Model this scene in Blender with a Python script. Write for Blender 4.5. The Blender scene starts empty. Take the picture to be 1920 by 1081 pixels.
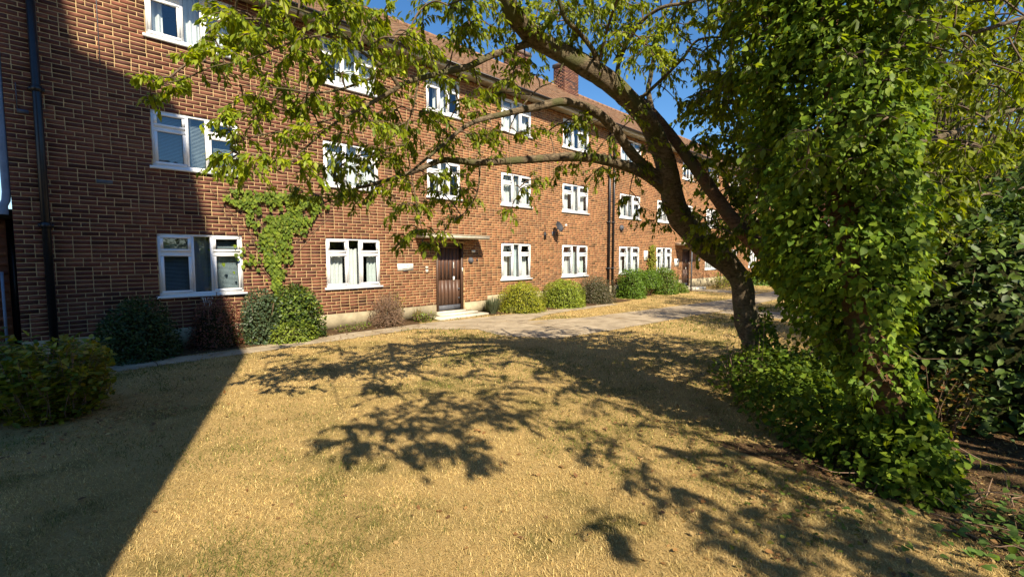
import bpy, math, random
import numpy as np
from mathutils import Vector, Matrix

random.seed(7)
rng = np.random.default_rng(7)
SC = bpy.context.scene
COL = SC.collection

# ------------------------------------------------------------------ camera
EYE = 1.75
cam_d = bpy.data.cameras.new('camera')
cam = bpy.data.objects.new('camera', cam_d)
COL.objects.link(cam)
cam_d.sensor_width = 36.0
cam_d.lens = 36.0 * 860.0 / 1920.0
cam_d.clip_start = 0.05
cam_d.clip_end = 2000.0
PITCH = math.atan(60.5 / 860.0)
YAW = math.radians(45)
cam.location = (0, 0, EYE)
cam.rotation_euler = (math.radians(90) - PITCH, 0, YAW - math.radians(90))
SC.camera = cam

# ------------------------------------------------------------------ world and sun
SUN = Vector((-0.39, -1.0, 0.95)).normalized()          # direction towards the sun
w = bpy.data.worlds.new('World')
SC.world = w
w.use_nodes = True
nt = w.node_tree
bg = nt.nodes['Background']
sky = nt.nodes.new('ShaderNodeTexSky')
sky.sky_type = 'NISHITA'
sky.sun_disc = False
sky.sun_elevation = math.asin(SUN.z)
sky.sun_rotation = math.atan2(SUN.x, SUN.y)
sky.altitude = 50
sky.air_density = 1.0
sky.dust_density = 0.0
sky.ozone_density = 4.0
hs = nt.nodes.new('ShaderNodeHueSaturation')      # the clear deep blue of the day, the whole sky alike
hs.inputs['Saturation'].default_value = 1.2
nt.links.new(sky.outputs[0], hs.inputs['Color'])
nt.links.new(hs.outputs[0], bg.inputs[0])
bg.inputs[1].default_value = 0.08
sd = bpy.data.lights.new('sun', 'SUN')
sd.energy = 5.0
sd.angle = math.radians(0.5)
sd.color = (1.0, 0.87, 0.68)
so = bpy.data.objects.new('sun', sd)
so.rotation_euler = SUN.to_track_quat('Z', 'Y').to_euler()
so.location = SUN * 60
COL.objects.link(so)
SC.view_settings.view_transform = 'Standard'
SC.view_settings.look = 'None'
SC.view_settings.exposure = 1.1
SC.view_settings.gamma = 1.0
SC.view_settings.use_curve_mapping = False
SC.render.engine = 'CYCLES'
SC.cycles.transparent_max_bounces = 12
SC.cycles.max_bounces = 8

# ------------------------------------------------------------------ helpers
FW = Vector((math.cos(YAW) * math.cos(PITCH), math.sin(YAW) * math.cos(PITCH), -math.sin(PITCH)))
RT = Vector((math.sin(YAW), -math.cos(YAW), 0))
UP = RT.cross(FW)
EYEV = Vector((0, 0, EYE))
def at(px, py, depth):
    """a place seen at a pixel of the photograph, so many metres ahead of the camera"""
    return EYEV + (FW + RT * ((px - 960) / 860.0) - UP * ((py - 540.5) / 860.0)) * depth
def on_ground(px, py, z=0.0):
    d = FW + RT * ((px - 960) / 860.0) - UP * ((py - 540.5) / 860.0)
    return EYEV + d * ((z - EYE) / d.z)
def apparent(P):
    """how large things at P show (0 when out of frame), for choosing which pieces are singled out"""
    q = np.asarray(P, dtype=float) - np.array([0, 0, EYE])
    z = q @ np.array(FW); u = q @ np.array(RT); v = q @ np.array(UP)
    z = np.where(z < 0.3, 1e9, z)
    ok = (np.abs(u / z) < 1.11) & (np.abs(v / z) < 0.62)
    return np.where(ok, 1.0 / z, 0.0)

def tag(o, label=None, cat=None, group=None, kind=None):
    if label: o['label'] = label
    if cat: o['category'] = cat
    if group: o['group'] = group
    if kind: o['kind'] = kind
    return o
def empty(name, loc, label=None, cat=None, group=None):
    o = bpy.data.objects.new(name, None)
    o.location = loc
    o.empty_display_size = 0.2
    COL.objects.link(o)
    return tag(o, label, cat, group)
def link(o, parent=None):
    COL.objects.link(o)
    if parent is not None:
        o.parent = parent
        inv = Matrix.Identity(4)
        p = parent
        chain = []
        while p is not None:
            chain.append(p); p = p.parent
        m = Matrix.Identity(4)
        for c in reversed(chain):
            m = m @ c.matrix_parent_inverse @ c.matrix_basis
        o.matrix_parent_inverse = m.inverted()
    return o
def npmesh(name, V, faces, mat, tint=None, smooth=False):
    """faces: list of (n,k) int arrays. tint: per vertex (n,3)"""
    me = bpy.data.meshes.new(name)
    V = np.asarray(V, dtype=np.float32)
    me.vertices.add(len(V))
    me.vertices.foreach_set('co', V.ravel())
    if not isinstance(faces, (list, tuple)): faces = [faces]
    faces = [np.asarray(f, dtype=np.int32) for f in faces if len(f)]
    idx = np.concatenate([f.ravel() for f in faces])
    tot = np.concatenate([np.full(len(f), f.shape[1], dtype=np.int32) for f in faces])
    st = np.concatenate([[0], np.cumsum(tot)[:-1]]).astype(np.int32)
    me.loops.add(len(idx)); me.polygons.add(len(tot))
    me.loops.foreach_set('vertex_index', idx)
    me.polygons.foreach_set('loop_start', st)
    if smooth: me.polygons.foreach_set('use_smooth', np.ones(len(tot), dtype=bool))
    if tint is not None:
        a = me.color_attributes.new('tint', 'FLOAT_COLOR', 'POINT')
        c = np.ones((len(V), 4), dtype=np.float32); c[:, :3] = tint
        a.data.foreach_set('color', c.ravel())
    me.update(calc_edges=True)
    me.validate()
    if mat: me.materials.append(mat)
    return me
def npobj(name, V, faces, mat, parent=None, tint=None, smooth=False):
    o = bpy.data.objects.new(name, npmesh(name, V, faces, mat, tint, smooth))
    return link(o, parent)

class MB:
    """collects boxes, prisms and tubes into ONE mesh"""
    def __init__(s): s.V = []; s.F = {}; s.n = 0; s.T = []
    def add(s, V, faces, tint=(1, 1, 1)):
        V = np.asarray(V, dtype=float)
        for f in faces:
            s.F.setdefault(len(f), []).append([i + s.n for i in f])
        s.V.append(V); s.n += len(V)
        s.T.append(np.tile(np.array(tint, dtype=float), (len(V), 1)))
    def box(s, x0, x1, y0, y1, z0, z1, tint=(1, 1, 1)):
        V = [(x0, y0, z0), (x1, y0, z0), (x1, y1, z0), (x0, y1, z0), (x0, y0, z1), (x1, y0, z1), (x1, y1, z1), (x0, y1, z1)]
        s.add(V, [(0, 3, 2, 1), (4, 5, 6, 7), (0, 1, 5, 4), (1, 2, 6, 5), (2, 3, 7, 6), (3, 0, 4, 7)], tint)
    def quad(s, a, b, c, d, tint=(1, 1, 1)): s.add([a, b, c, d], [(0, 1, 2, 3)], tint)
    def cyl(s, p0, p1, r0, r1=None, n=12, tint=(1, 1, 1), caps=True):
        r1 = r0 if r1 is None else r1
        p0 = Vector(p0); p1 = Vector(p1); d = (p1 - p0).normalized()
        a = d.orthogonal().normalized(); b = d.cross(a)
        V = []
        for p, r in ((p0, r0), (p1, r1)):
            for i in range(n):
                t = 2 * math.pi * i / n
                V.append(p + (a * math.cos(t) + b * math.sin(t)) * r)
        F = [(i, (i + 1) % n, n + (i + 1) % n, n + i) for i in range(n)]
        if caps: F += [tuple(range(n - 1, -1, -1)), tuple(range(n, 2 * n))]
        s.add([tuple(v) for v in V], F, tint)
    def tube(s, pts, rad, n=8, tint=(1, 1, 1)):
        V, F = tube_arrays(pts, rad, n)
        s.add(V, [tuple(f) for f in F], tint)
    def sphere(s, c, r, nu=12, nv=8, sx=1, sy=1, sz=1, tint=(1, 1, 1)):
        V = [(c[0], c[1], c[2] + r * sz)]
        for j in range(1, nv):
            for i in range(nu):
                a = 2 * math.pi * i / nu; b = math.pi * j / nv
                V.append((c[0] + r * sx * math.sin(b) * math.cos(a), c[1] + r * sy * math.sin(b) * math.sin(a), c[2] + r * sz * math.cos(b)))
        V.append((c[0], c[1], c[2] - r * sz))
        F = [(0, 1 + i, 1 + (i + 1) % nu) for i in range(nu)]
        for j in range(nv - 2):
            for i in range(nu):
                a = 1 + j * nu; F.append((a + i, a + nu + i, a + nu + (i + 1) % nu, a + (i + 1) % nu))
        a = 1 + (nv - 2) * nu
        F += [(a + (i + 1) % nu, a + i, len(V) - 1) for i in range(nu)]
        s.add(V, F, tint)
    def mesh(s, name, mat, smooth=False):
        return npmesh(name, np.concatenate(s.V), [np.array(f) for f in s.F.values()], mat, np.concatenate(s.T), smooth)
    def build(s, name, mat, parent=None, smooth=False, label=None):
        o = bpy.data.objects.new(name, s.mesh(name, mat, smooth))
        if label: o['label'] = label
        return link(o, parent)

def smooth_path(pts, rad, sub=4):
    P = [np.array(p, dtype=float) for p in pts]
    out = []; ro = []
    n = len(P)
    for i in range(n - 1):
        p0 = P[max(i - 1, 0)]; p1 = P[i]; p2 = P[i + 1]; p3 = P[min(i + 2, n - 1)]
        for k in range(sub):
            t = k / sub
            out.append(0.5 * ((2 * p1) + (-p0 + p2) * t + (2 * p0 - 5 * p1 + 4 * p2 - p3) * t * t + (-p0 + 3 * p1 - 3 * p2 + p3) * t ** 3))
            ro.append(rad[i] * (1 - t) + rad[i + 1] * t)
    out.append(P[-1]); ro.append(rad[-1])
    return np.array(out), np.array(ro)
def tube_arrays(pts, rad, n=8, lump=0.0, seed=0):
    pts = np.asarray(pts, dtype=float); m = len(pts)
    rad = np.broadcast_to(np.asarray(rad, dtype=float), (m,))
    T = np.gradient(pts, axis=0)
    T /= np.linalg.norm(T, axis=1)[:, None] + 1e-9
    a = np.cross(T[0], [0, 0, 1.0])
    if np.linalg.norm(a) < 1e-3: a = np.cross(T[0], [1.0, 0, 0])
    a /= np.linalg.norm(a)
    V = np.zeros((m, n, 3))
    th = np.arange(n) * 2 * math.pi / n
    r_ = np.random.default_rng(seed)
    ph = r_.random(6) * 6.28
    L = np.concatenate([[0], np.cumsum(np.linalg.norm(np.diff(pts, axis=0), axis=1))])
    for i in range(m):
        a = a - T[i] * (a @ T[i]); a /= np.linalg.norm(a) + 1e-9
        b = np.cross(T[i], a)
        r = rad[i] * np.ones(n)
        if lump:
            r = r * (1 + lump * 2.4 * (vnoise(np.cos(th) * 1.1 + 9 + ph[0], np.sin(th) * 1.1 + 9 + L[i] * 2.6 + ph[1], 1.3, 5) - .5) + lump * 1.2 * (vnoise(np.cos(th) * 2 + 9, np.sin(th) * 2 + 9 + L[i] * 9, 1.3, 6) - .5))
        V[i] = pts[i] + (np.cos(th)[:, None] * a + np.sin(th)[:, None] * b) * r[:, None]
    V = V.reshape(-1, 3)
    i = np.arange(m - 1)[:, None] * n; j = np.arange(n)[None, :]; j2 = (j + 1) % n
    F = np.stack([i + j, i + j2, i + n + j2, i + n + j], -1).reshape(-1, 4)
    return V, F

# ------------------------------------------------------------------ materials
def new_mat(name):
    m = bpy.data.materials.new(name); m.use_nodes = True
    t = m.node_tree; p = t.nodes['Principled BSDF']
    return m, t, p
def N(t, kind, **kw):
    n = t.nodes.new(kind)
    for k, v in kw.items(): setattr(n, k, v)
    return n
def coords(t): return N(t, 'ShaderNodeNewGeometry').outputs['Position']
def noise(t, vec, scale, detail=4, rough=0.6):
    n = N(t, 'ShaderNodeTexNoise'); n.inputs['Scale'].default_value = scale
    n.inputs['Detail'].default_value = detail; n.inputs['Roughness'].default_value = rough
    t.links.new(vec, n.inputs['Vector']); return n.outputs['Fac']
def ramp(t, fac, stops):
    r = N(t, 'ShaderNodeValToRGB'); e = r.color_ramp.elements
    while len(e) < len(stops): e.new(0.5)
    for i, (p, c) in enumerate(stops):
        e[i].position = p; e[i].color = (c[0], c[1], c[2], 1)
    t.links.new(fac, r.inputs[0]); return r.outputs[0]
def mix(t, fac, a, b, mode='MIX'):
    m = N(t, 'ShaderNodeMix', data_type='RGBA', blend_type=mode)
    for k, v in ((0, fac), (6, a), (7, b)):
        if hasattr(v, 'is_output'): t.links.new(v, m.inputs[k])
        elif k == 0: m.inputs[0].default_value = v
        else: m.inputs[k].default_value = (v[0], v[1], v[2], 1)
    return m.outputs[2]
def bump(t, h, p, strength=0.3, dist=0.01):
    b = N(t, 'ShaderNodeBump'); b.inputs['Strength'].default_value = strength; b.inputs['Distance'].default_value = dist
    t.links.new(h, b.inputs['Height']); t.links.new(b.outputs[0], p.inputs['Normal'])
def simple(name, c, rough=0.6, scale=8.0, var=0.25, bmp=0.2, metal=0.0, tinted=False, spec=0.4, bd=0.004):
    m, t, p = new_mat(name)
    v = coords(t)
    f = noise(t, v, scale, 6)
    lo = [x * (1 - var) for x in c]; hi = [min(1, x * (1 + var)) for x in c]
    col = ramp(t, f, [(0.3, lo), (0.7, hi)])
    if tinted:
        a = N(t, 'ShaderNodeAttribute', attribute_name='tint')
        col = mix(t, 1.0, col, a.outputs['Color'], 'MULTIPLY')
    t.links.new(col, p.inputs['Base Color'])
    p.inputs['Roughness'].default_value = rough; p.inputs['Metallic'].default_value = metal
    p.inputs['Specular IOR Level'].default_value = spec
    if bmp: bump(t, noise(t, v, scale * 6, 5), p, bmp, bd)
    return m
def leaf_mat(name, rough=0.45, trans=0.35, spec=0.4, boost=(1.7, 1.6, 0.6)):
    m, t, p = new_mat(name)
    a = N(t, 'ShaderNodeAttribute', attribute_name='tint')
    v = coords(t)
    c = mix(t, 0.6, a.outputs['Color'], ramp(t, noise(t, v, 22, 3), [(0.3, (0.55, 0.6, 0.5)), (0.7, (1.35, 1.3, 1.2))]), 'MULTIPLY')
    t.links.new(c, p.inputs['Base Color'])
    p.inputs['Roughness'].default_value = rough
    p.inputs['Specular IOR Level'].default_value = spec
    tr = N(t, 'ShaderNodeBsdfTranslucent')
    c2 = mix(t, 1.0, c, boost, 'MULTIPLY')
    t.links.new(c2, tr.inputs[0])
    ms = N(t, 'ShaderNodeMixShader'); ms.inputs[0].default_value = trans
    t.links.new(p.outputs[0], ms.inputs[1]); t.links.new(tr.outputs[0], ms.inputs[2])
    t.links.new(ms.outputs[0], t.nodes['Material Output'].inputs[0])
    return m
def brick_mat():
    m, t, p = new_mat('brick_clay')
    a = N(t, 'ShaderNodeAttribute', attribute_name='tint')
    v = coords(t)
    c = mix(t, 0.75, a.outputs['Color'], ramp(t, noise(t, v, 45, 5, .7), [(0.25, (.5, .48, .5)), (0.5, (1, 1, 1)), (0.78, (1.35, 1.3, 1.2))]), 'MULTIPLY')
    c = mix(t, 0.5, c, ramp(t, noise(t, v, 1.1, 4), [(0.3, (.62, .6, .62)), (0.7, (1.25, 1.22, 1.15))]), 'MULTIPLY')
    t.links.new(c, p.inputs['Base Color'])
    p.inputs['Roughness'].default_value = 0.85
    p.inputs['Specular IOR Level'].default_value = 0.2
    bump(t, noise(t, v, 160, 4), p, 0.5, 0.003)
    return m
def glass_mat():
    m, t, p = new_mat('window_glass')
    tr = N(t, 'ShaderNodeBsdfTransparent'); tr.inputs[0].default_value = (.86, .9, .9, 1)
    gl = N(t, 'ShaderNodeBsdfGlossy'); gl.inputs['Roughness'].default_value = 0.01
    gl.inputs[0].default_value = (.9, .95, 1, 1)
    b = N(t, 'ShaderNodeBump'); b.inputs['Strength'].default_value = .08; b.inputs['Distance'].default_value = .01
    t.links.new(noise(t, coords(t), 2.5, 2), b.inputs['Height']); t.links.new(b.outputs[0], gl.inputs['Normal'])
    fr = N(t, 'ShaderNodeLayerWeight'); fr.inputs[0].default_value = .5
    pw = N(t, 'ShaderNodeMath', operation='POWER'); pw.inputs[1].default_value = 3.0; t.links.new(fr.outputs['Facing'], pw.inputs[0])
    ma = N(t, 'ShaderNodeMath', operation='MULTIPLY_ADD'); ma.inputs[1].default_value = .75; ma.inputs[2].default_value = .10; t.links.new(pw.outputs[0], ma.inputs[0])
    ms = N(t, 'ShaderNodeMixShader')
    t.links.new(ma.outputs[0], ms.inputs[0]); t.links.new(tr.outputs[0], ms.inputs[1]); t.links.new(gl.outputs[0], ms.inputs[2])
    t.links.new(ms.outputs[0], t.nodes['Material Output'].inputs[0])
    return m
def bark_mat(name, dark, light, moss):
    m, t, p = new_mat(name)
    v = coords(t)
    mp = N(t, 'ShaderNodeMapping'); mp.inputs['Scale'].default_value = (1, 1, 2.2); t.links.new(v, mp.inputs[0])
    f = noise(t, mp.outputs[0], 18, 8, .7)
    c = ramp(t, f, [(0.32, dark), (0.5, [(a + b) / 2 for a, b in zip(dark, light)]), (0.66, light)])
    c = mix(t, ramp(t, noise(t, v, 3.2, 5), [(0.5, (0, 0, 0)), (0.62, (1, 1, 1))]), c, moss)
    t.links.new(c, p.inputs['Base Color']); p.inputs['Roughness'].default_value = .9
    p.inputs['Specular IOR Level'].default_value = .15
    bump(t, noise(t, mp.outputs[0], 38, 8, .75), p, 0.9, 0.025)
    return m
def ground_mat():
    m, t, p = new_mat('dry_turf')
    v = coords(t)
    a = ramp(t, noise(t, v, 60, 6, .75), [(0.25, (.20, .13, .05)), (0.5, (.38, .265, .105)), (0.72, (.54, .39, .17))])
    b = ramp(t, noise(t, v, 55, 6, .75), [(0.25, (.05, .045, .012)), (0.5, (.14, .12, .035)), (0.75, (.28, .22, .07))])
    c = mix(t, ramp(t, noise(t, v, .9, 6, .65), [(0.5, (0, 0, 0)), (0.66, (1, 1, 1))]), a, b)
    t.links.new(c, p.inputs['Base Color']); p.inputs['Roughness'].default_value = .95
    p.inputs['Specular IOR Level'].default_value = .1
    bump(t, noise(t, v, 90, 6, .8), p, 0.8, 0.02)
    return m
def path_mat():
    m, t, p = new_mat('worn_concrete')
    v = coords(t)
    c = ramp(t, noise(t, v, 2.2, 7, .65), [(0.3, (.18, .14, .09)), (0.5, (.31, .25, .165)), (0.7, (.42, .345, .235))])
    c = mix(t, 0.5, c, ramp(t, noise(t, v, 120, 3, .8), [(0.3, (.45, .45, .45)), (0.7, (1.5, 1.5, 1.5))]), 'MULTIPLY')
    c = mix(t, ramp(t, noise(t, v, 1.3, 6), [(0.56, (0, 0, 0)), (0.7, (.6, .6, .6))]), c, (.27, .19, .085))
    t.links.new(c, p.inputs['Base Color']); p.inputs['Roughness'].default_value = .9
    bump(t, noise(t, v, 70, 6, .7), p, 0.4, 0.008)
    return m
def wood_mat():
    m, t, p = new_mat('stained_wood')
    v = coords(t)
    mp = N(t, 'ShaderNodeMapping'); mp.inputs['Scale'].default_value = (30, 30, 1.2); t.links.new(v, mp.inputs[0])
    a = N(t, 'ShaderNodeAttribute', attribute_name='tint')
    c = ramp(t, noise(t, mp.outputs[0], 2, 6, .6), [(0.3, (.045, .022, .014)), (0.6, (.10, .052, .032)), (0.8, (.16, .09, .058))])
    c = mix(t, 1.0, c, a.outputs['Color'], 'MULTIPLY')
    t.links.new(c, p.inputs['Base Color']); p.inputs['Roughness'].default_value = .5
    bump(t, noise(t, mp.outputs[0], 3, 6), p, 0.3, 0.004)
    return m
M = {}
M['brick'] = brick_mat()
M['mortar'] = simple('mortar', (.44, .315, .16), .95, 6, .3, .5, spec=.1)
M['plinth'] = simple('rendered_plinth', (.34, .29, .19), .95, 3, .35, .4, spec=.1)
M['upvc'] = simple('white_upvc', (.80, .81, .82), .35, 2, .04, 0, tinted=True)
M['stone_sill'] = simple('painted_sill', (.68, .66, .60), .7, 8, .15, .2)
M['glass'] = glass_mat()
M['curtain'] = simple('net_curtain', (.60, .63, .63), .9, 5, .12, 0, tinted=True)
M['room'] = simple('dim_room', (.10, .105, .11), .9, 1, .3, 0)
M['blackpaint'] = simple('black_gloss_paint', (.012, .013, .016), .35, 20, .3, .1)
M['tile'] = simple('clay_roof_tile', (.19, .12, .08), .9, 14, .35, .3, tinted=True, spec=.15)
M['concrete'] = simple('pale_concrete', (.52, .47, .37), .85, 9, .2, .3)
M['cream'] = simple('cream_painted_board', (.55, .50, .40), .6, 4, .1, .1)
M['leadgrey'] = simple('grey_metal', (.085, .09, .105), .6, 12, .2, .1, spec=.25)
M['dishgrey'] = simple('dark_dish_grey', (.035, .037, .045), .6, 12, .2, .1, spec=.2)
M['white'] = simple('white_plastic', (.78, .77, .72), .45, 5, .06, 0)
M['ink'] = simple('sign_ink', (.06, .06, .055), .6, 5, .1, 0)
M['palepipe'] = simple('pale_blue_grey_paint', (.15, .20, .28), .5, 6, .2, .1)
M['soil'] = simple('dry_soil', (.105, .066, .036), .98, 14, .6, 1.0, spec=.05, bd=.03)
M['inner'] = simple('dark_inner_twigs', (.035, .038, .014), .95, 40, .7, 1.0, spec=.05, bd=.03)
M['wood'] = wood_mat()
M['path'] = path_mat()
M['turf'] = ground_mat()
M['grass'] = leaf_mat('grass_blades', .7, .25, .15, (1.2, 1.15, .8))
M['leaf'] = leaf_mat('tree_leaf', .5, .45, .3, (2.1, 1.9, .4))
M['ivy'] = leaf_mat('climber_leaf', .55, .35, .12, (1.9, 1.7, .45))
M['shrub'] = leaf_mat('shrub_leaf', .45, .28, .35, (1.6, 1.6, .5))
M['laurel'] = leaf_mat('glossy_leaf', .5, .15, .2, (1.5, 1.6, .5))
M['bark'] = bark_mat('bark', (.026, .019, .013), (.24, .185, .12), (.10, .10, .045))
M['bark2'] = bark_mat('reddish_bark', (.05, .026, .013), (.22, .12, .065), (.10, .08, .04))
M['twig'] = simple('twig_bark', (.10, .07, .045), .9, 30, .4, .3)
M['deadtwig'] = simple('dry_twig', (.20, .13, .085), .9, 30, .4, .3, tinted=True)

# ------------------------------------------------------------------ leaf clouds
def leaf_template(kind):
    """unit leaf along +Y, face up +Z; verts, quads/tris"""
    if kind == 'lance':      # pointed drooping tree leaf
        V = [(0, 0, 0), (-.17, .3, .035), (0, .32, -.02), (.17, .3, .035), (-.19, .55, .02), (0, .58, -.03), (.19, .55, .02), (0, 1.0, -.16)]
    elif kind == 'heart':
        V = [(0, 0, 0), (-.38, .12, .05), (0, .25, -.02), (.38, .12, .05), (-.36, .48, .03), (0, .55, -.04), (.36, .48, .03), (0, 1.0, -.14)]
    else:                    # oval
        V = [(0, 0, 0), (-.25, .25, .04), (0, .28, -.02), (.25, .25, .04), (-.24, .65, .02), (0, .66, -.04), (.24, .65, .02), (0, 1.0, -.1)]
    F = [(0, 2, 1, 1), (0, 3, 2, 2), (1, 2, 5, 4), (2, 3, 6, 5), (4, 5, 7, 7), (5, 6, 7, 7)]
    tris = [(0, 2, 1), (0, 3, 2), (4, 5, 7), (5, 6, 7)]; quads = [(1, 2, 5, 4), (2, 3, 6, 5)]
    return np.array(V, dtype=float), np.array(tris), np.array(quads)
def small_template():
    V = [(0, 0, 0), (-.27, .5, .05), (.27, .5, .05), (0, 1.0, -.06)]
    return np.array(V, dtype=float), np.array([(0, 2, 1), (1, 2, 3)]), np.zeros((0, 4), dtype=int)
def frames(D, Nn):
    D = D / (np.linalg.norm(D, axis=1)[:, None] + 1e-9)
    X = np.cross(D, Nn); X /= np.linalg.norm(X, axis=1)[:, None] + 1e-9
    Z = np.cross(X, D)
    return np.stack([X, D, Z], -1)           # columns
class Leaves:
    def __init__(s): s.P = []; s.D = []; s.N = []; s.S = []; s.C = []
    def add(s, P, D, Nn, S, C):
        s.P.append(np.atleast_2d(P)); s.D.append(np.atleast_2d(D)); s.N.append(np.atleast_2d(Nn)); s.S.append(np.atleast_1d(S)); s.C.append(np.atleast_2d(C))
    def build(s, parent, mat, kind='lance', singles=0, name='foliage', single_name='leaf'):
        P = np.concatenate(s.P); D = np.concatenate(s.D); Nn = np.concatenate(s.N); S = np.concatenate(s.S); C = np.concatenate(s.C)
        R = frames(D, Nn)
        TV, TT, TQ = small_template() if kind == 'small' else leaf_template(kind)
        mask = np.ones(len(P), bool)
        if singles:
            score = apparent(P) * S
            pick = np.argsort(-score)[:singles]
            pick = pick[score[pick] > 0]
            mask[pick] = False
            meshes = []
            order = np.argsort(C[pick].sum(1))
            groups = np.array_split(pick[order], 8)
            for g in groups:
                if not len(g): continue
                me = npmesh(single_name, TV, [TT, TQ], mat, np.tile(C[g].mean(0), (len(TV), 1)), True)
                for i in g:
                    o = bpy.data.objects.new(single_name, me)
                    m = Matrix.Identity(4)
                    for a in range(3):
                        for b in range(3): m[a][b] = R[i][a, b] * S[i]
                        m[a][3] = P[i][a]
                    link(o, parent)
                    o.matrix_parent_inverse = Matrix.Translation(parent.location).inverted()
                    o.matrix_basis = m
        P = P[mask]; R = R[mask]; S = S[mask]; C = C[mask]
        n = len(P); k = len(TV)
        V = np.einsum('nij,kj->nki', R, TV) * S[:, None, None] + P[:, None, :]
        off = (np.arange(n) * k)[:, None, None]
        FT = (TT[None] + off).reshape(-1, 3)
        FQ = (TQ[None] + off).reshape(-1, 4) if len(TQ) else TQ
        o = npobj(name, V.reshape(-1, 3), [FT, FQ], mat, parent, np.repeat(C, k, axis=0), True)
        o['kind'] = 'stuff'
        return o
def unit(n, r=rng):
    v = r.normal(size=(n, 3)); return v / np.linalg.norm(v, axis=1)[:, None]
def palette(cols, n, jit=.18):
    cols = np.array(cols); c = cols[rng.integers(0, len(cols), n)]
    t = rng.random(n)[:, None]
    c2 = cols[rng.integers(0, len(cols), n)]
    c = c * t + c2 * (1 - t)
    return np.clip(c * (1 + rng.normal(0, jit, (n, 1))), .004, 1)
class Wood:
    """many tubes gathered into one mesh"""
    def __init__(s): s.V = []; s.F = []; s.n = 0; s.k = 0
    def add(s, pts, rad, n=5, lump=0):
        V, F = tube_arrays(pts, rad, n, lump, s.k); s.k += 1
        s.V.append(V); s.F.append(F + s.n); s.n += len(V)
    def build(s, name, mat, parent, stuff=False):
        o = npobj(name, np.concatenate(s.V), [np.concatenate(s.F)], mat, parent, np.ones((s.n, 3)), True)
        if stuff: o['kind'] = 'stuff'
        return o

# ------------------------------------------------------------------ the ground
def flat(name, poly, z, mat, kind='structure'):
    me = bpy.data.meshes.new(name)
    me.from_pydata([(x, y, z) for x, y in poly], [], [list(range(len(poly)))])
    me.materials.append(mat); me.update()
    o = bpy.data.objects.new(name, me); COL.objects.link(o); o['kind'] = kind
    return o
flat('lawn', [(-400, -400), (400, -400), (400, 400), (-400, 400)], 0, M['turf'])
def wobble(poly, amp=.03, step=.35, seed=1):
    r = random.Random(seed); out = []
    for i in range(len(poly)):
        a = poly[i]; b = poly[(i + 1) % len(poly)]
        L = math.hypot(b[0] - a[0], b[1] - a[1]); n = max(1, min(60, int(L / step)))
        for k in range(n):
            t = k / n
            out.append((a[0] + (b[0] - a[0]) * t + r.uniform(-amp, amp), a[1] + (b[1] - a[1]) * t + r.uniform(-amp, amp)))
    return out
PATH1 = [(-6, 8.95), (2.3, 9.12), (6.1, 9.35), (7.1, 8.3), (6.9, 7.2), (7.5, 6.15), (9.0, 5.95), (15.6, 5.55), (60, 5.2), (60, 6.9), (19, 6.9), (13.2, 7.45),
         (10.6, 7.75), (9.0, 8.4), (10.6, 8.95), (14.5, 9.0), (14.6, 9.3), (9.4, 9.75), (7.0, 10.02), (4.6, 9.95), (2.5, 9.72), (-6, 9.5)]
PATH2 = [(14.2, 2.5), (15.2, -9), (16.6, -9), (15.9, 5.5), (14.5, 5.5)]
PATH3 = [(22.6, 7.3), (24.6, 7.3), (24.3, 10.2), (22.9, 10.2)]
SOIL = [(-6, 9.5), (2.5, 9.72), (4.6, 9.95), (6.7, 10.02), (6.9, 10.69), (-6, 10.69)]
SOIL2 = [(9.1, 9.95), (14.6, 9.3), (16.2, 9.4), (16.3, 10.69), (9.1, 10.69)]
SOIL3 = [(4.2, 1.6), (5.2, .9), (6.8, 1.4), (9.5, .2), (14, -1.5), (14, -9), (3.0, -9), (3.6, -.8), (4.1, .3)]
flat('path', wobble(PATH1, .035), .008, M['path'])
flat('side_path', wobble(PATH2, .03, seed=2), .004, M['path'])
flat('door_path', wobble(PATH3, .03, seed=3), .012, M['path'])
flat('planting_bed', wobble(SOIL, .04, seed=4), .012, M['soil'])
flat('planting_bed_far', wobble(SOIL2, .05, seed=5), .012, M['soil'])
SOIL4 = [(-1.5, 6.5), (.1, 6.3), (.5, 6.6), (.75, 7.3), (.6, 8.0), (-1.5, 8.4)]
flat('soil_under_trees', wobble(SOIL3, .2, .5, seed=6), .004, M['soil'])

m = MB()
for x in (-3.5, -1.2, 1.1, 3.3, 5.2):
    m.tube([(x, 9.0 + .02 * x, .006), (x + .02, 9.3, .007), (x, 9.6 + .04 * x, .006)], .007, 4)
for (x, y0, y1) in ((8.6, 6.15, 8.4), (11.2, 5.95, 7.6), (13.6, 5.8, 7.4), (16.0, 5.7, 7.1), (18.6, 5.7, 6.9)):
    m.tube([(x, y0, .006), (x + .03, (y0 + y1) / 2, .007), (x, y1, .006)], .008, 4)
m.tube([(6.9, 7.3, .006), (7.6, 7.45, .007), (8.3, 7.2, .007), (9.1, 7.5, .007), (9.9, 7.3, .006)], .006, 4)
jo = m.build('path_joints', M['soil']); jo['kind'] = 'structure'
def inpoly(x, y, poly):
    p = np.array(poly); r = np.zeros(len(x), bool); j = len(p) - 1
    for i in range(len(p)):
        c = ((p[i, 1] > y) != (p[j, 1] > y)) & (x < (p[j, 0] - p[i, 0]) * (y - p[i, 1]) / (p[j, 1] - p[i, 1] + 1e-12) + p[i, 0])
        r ^= c; j = i
    return r
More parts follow.
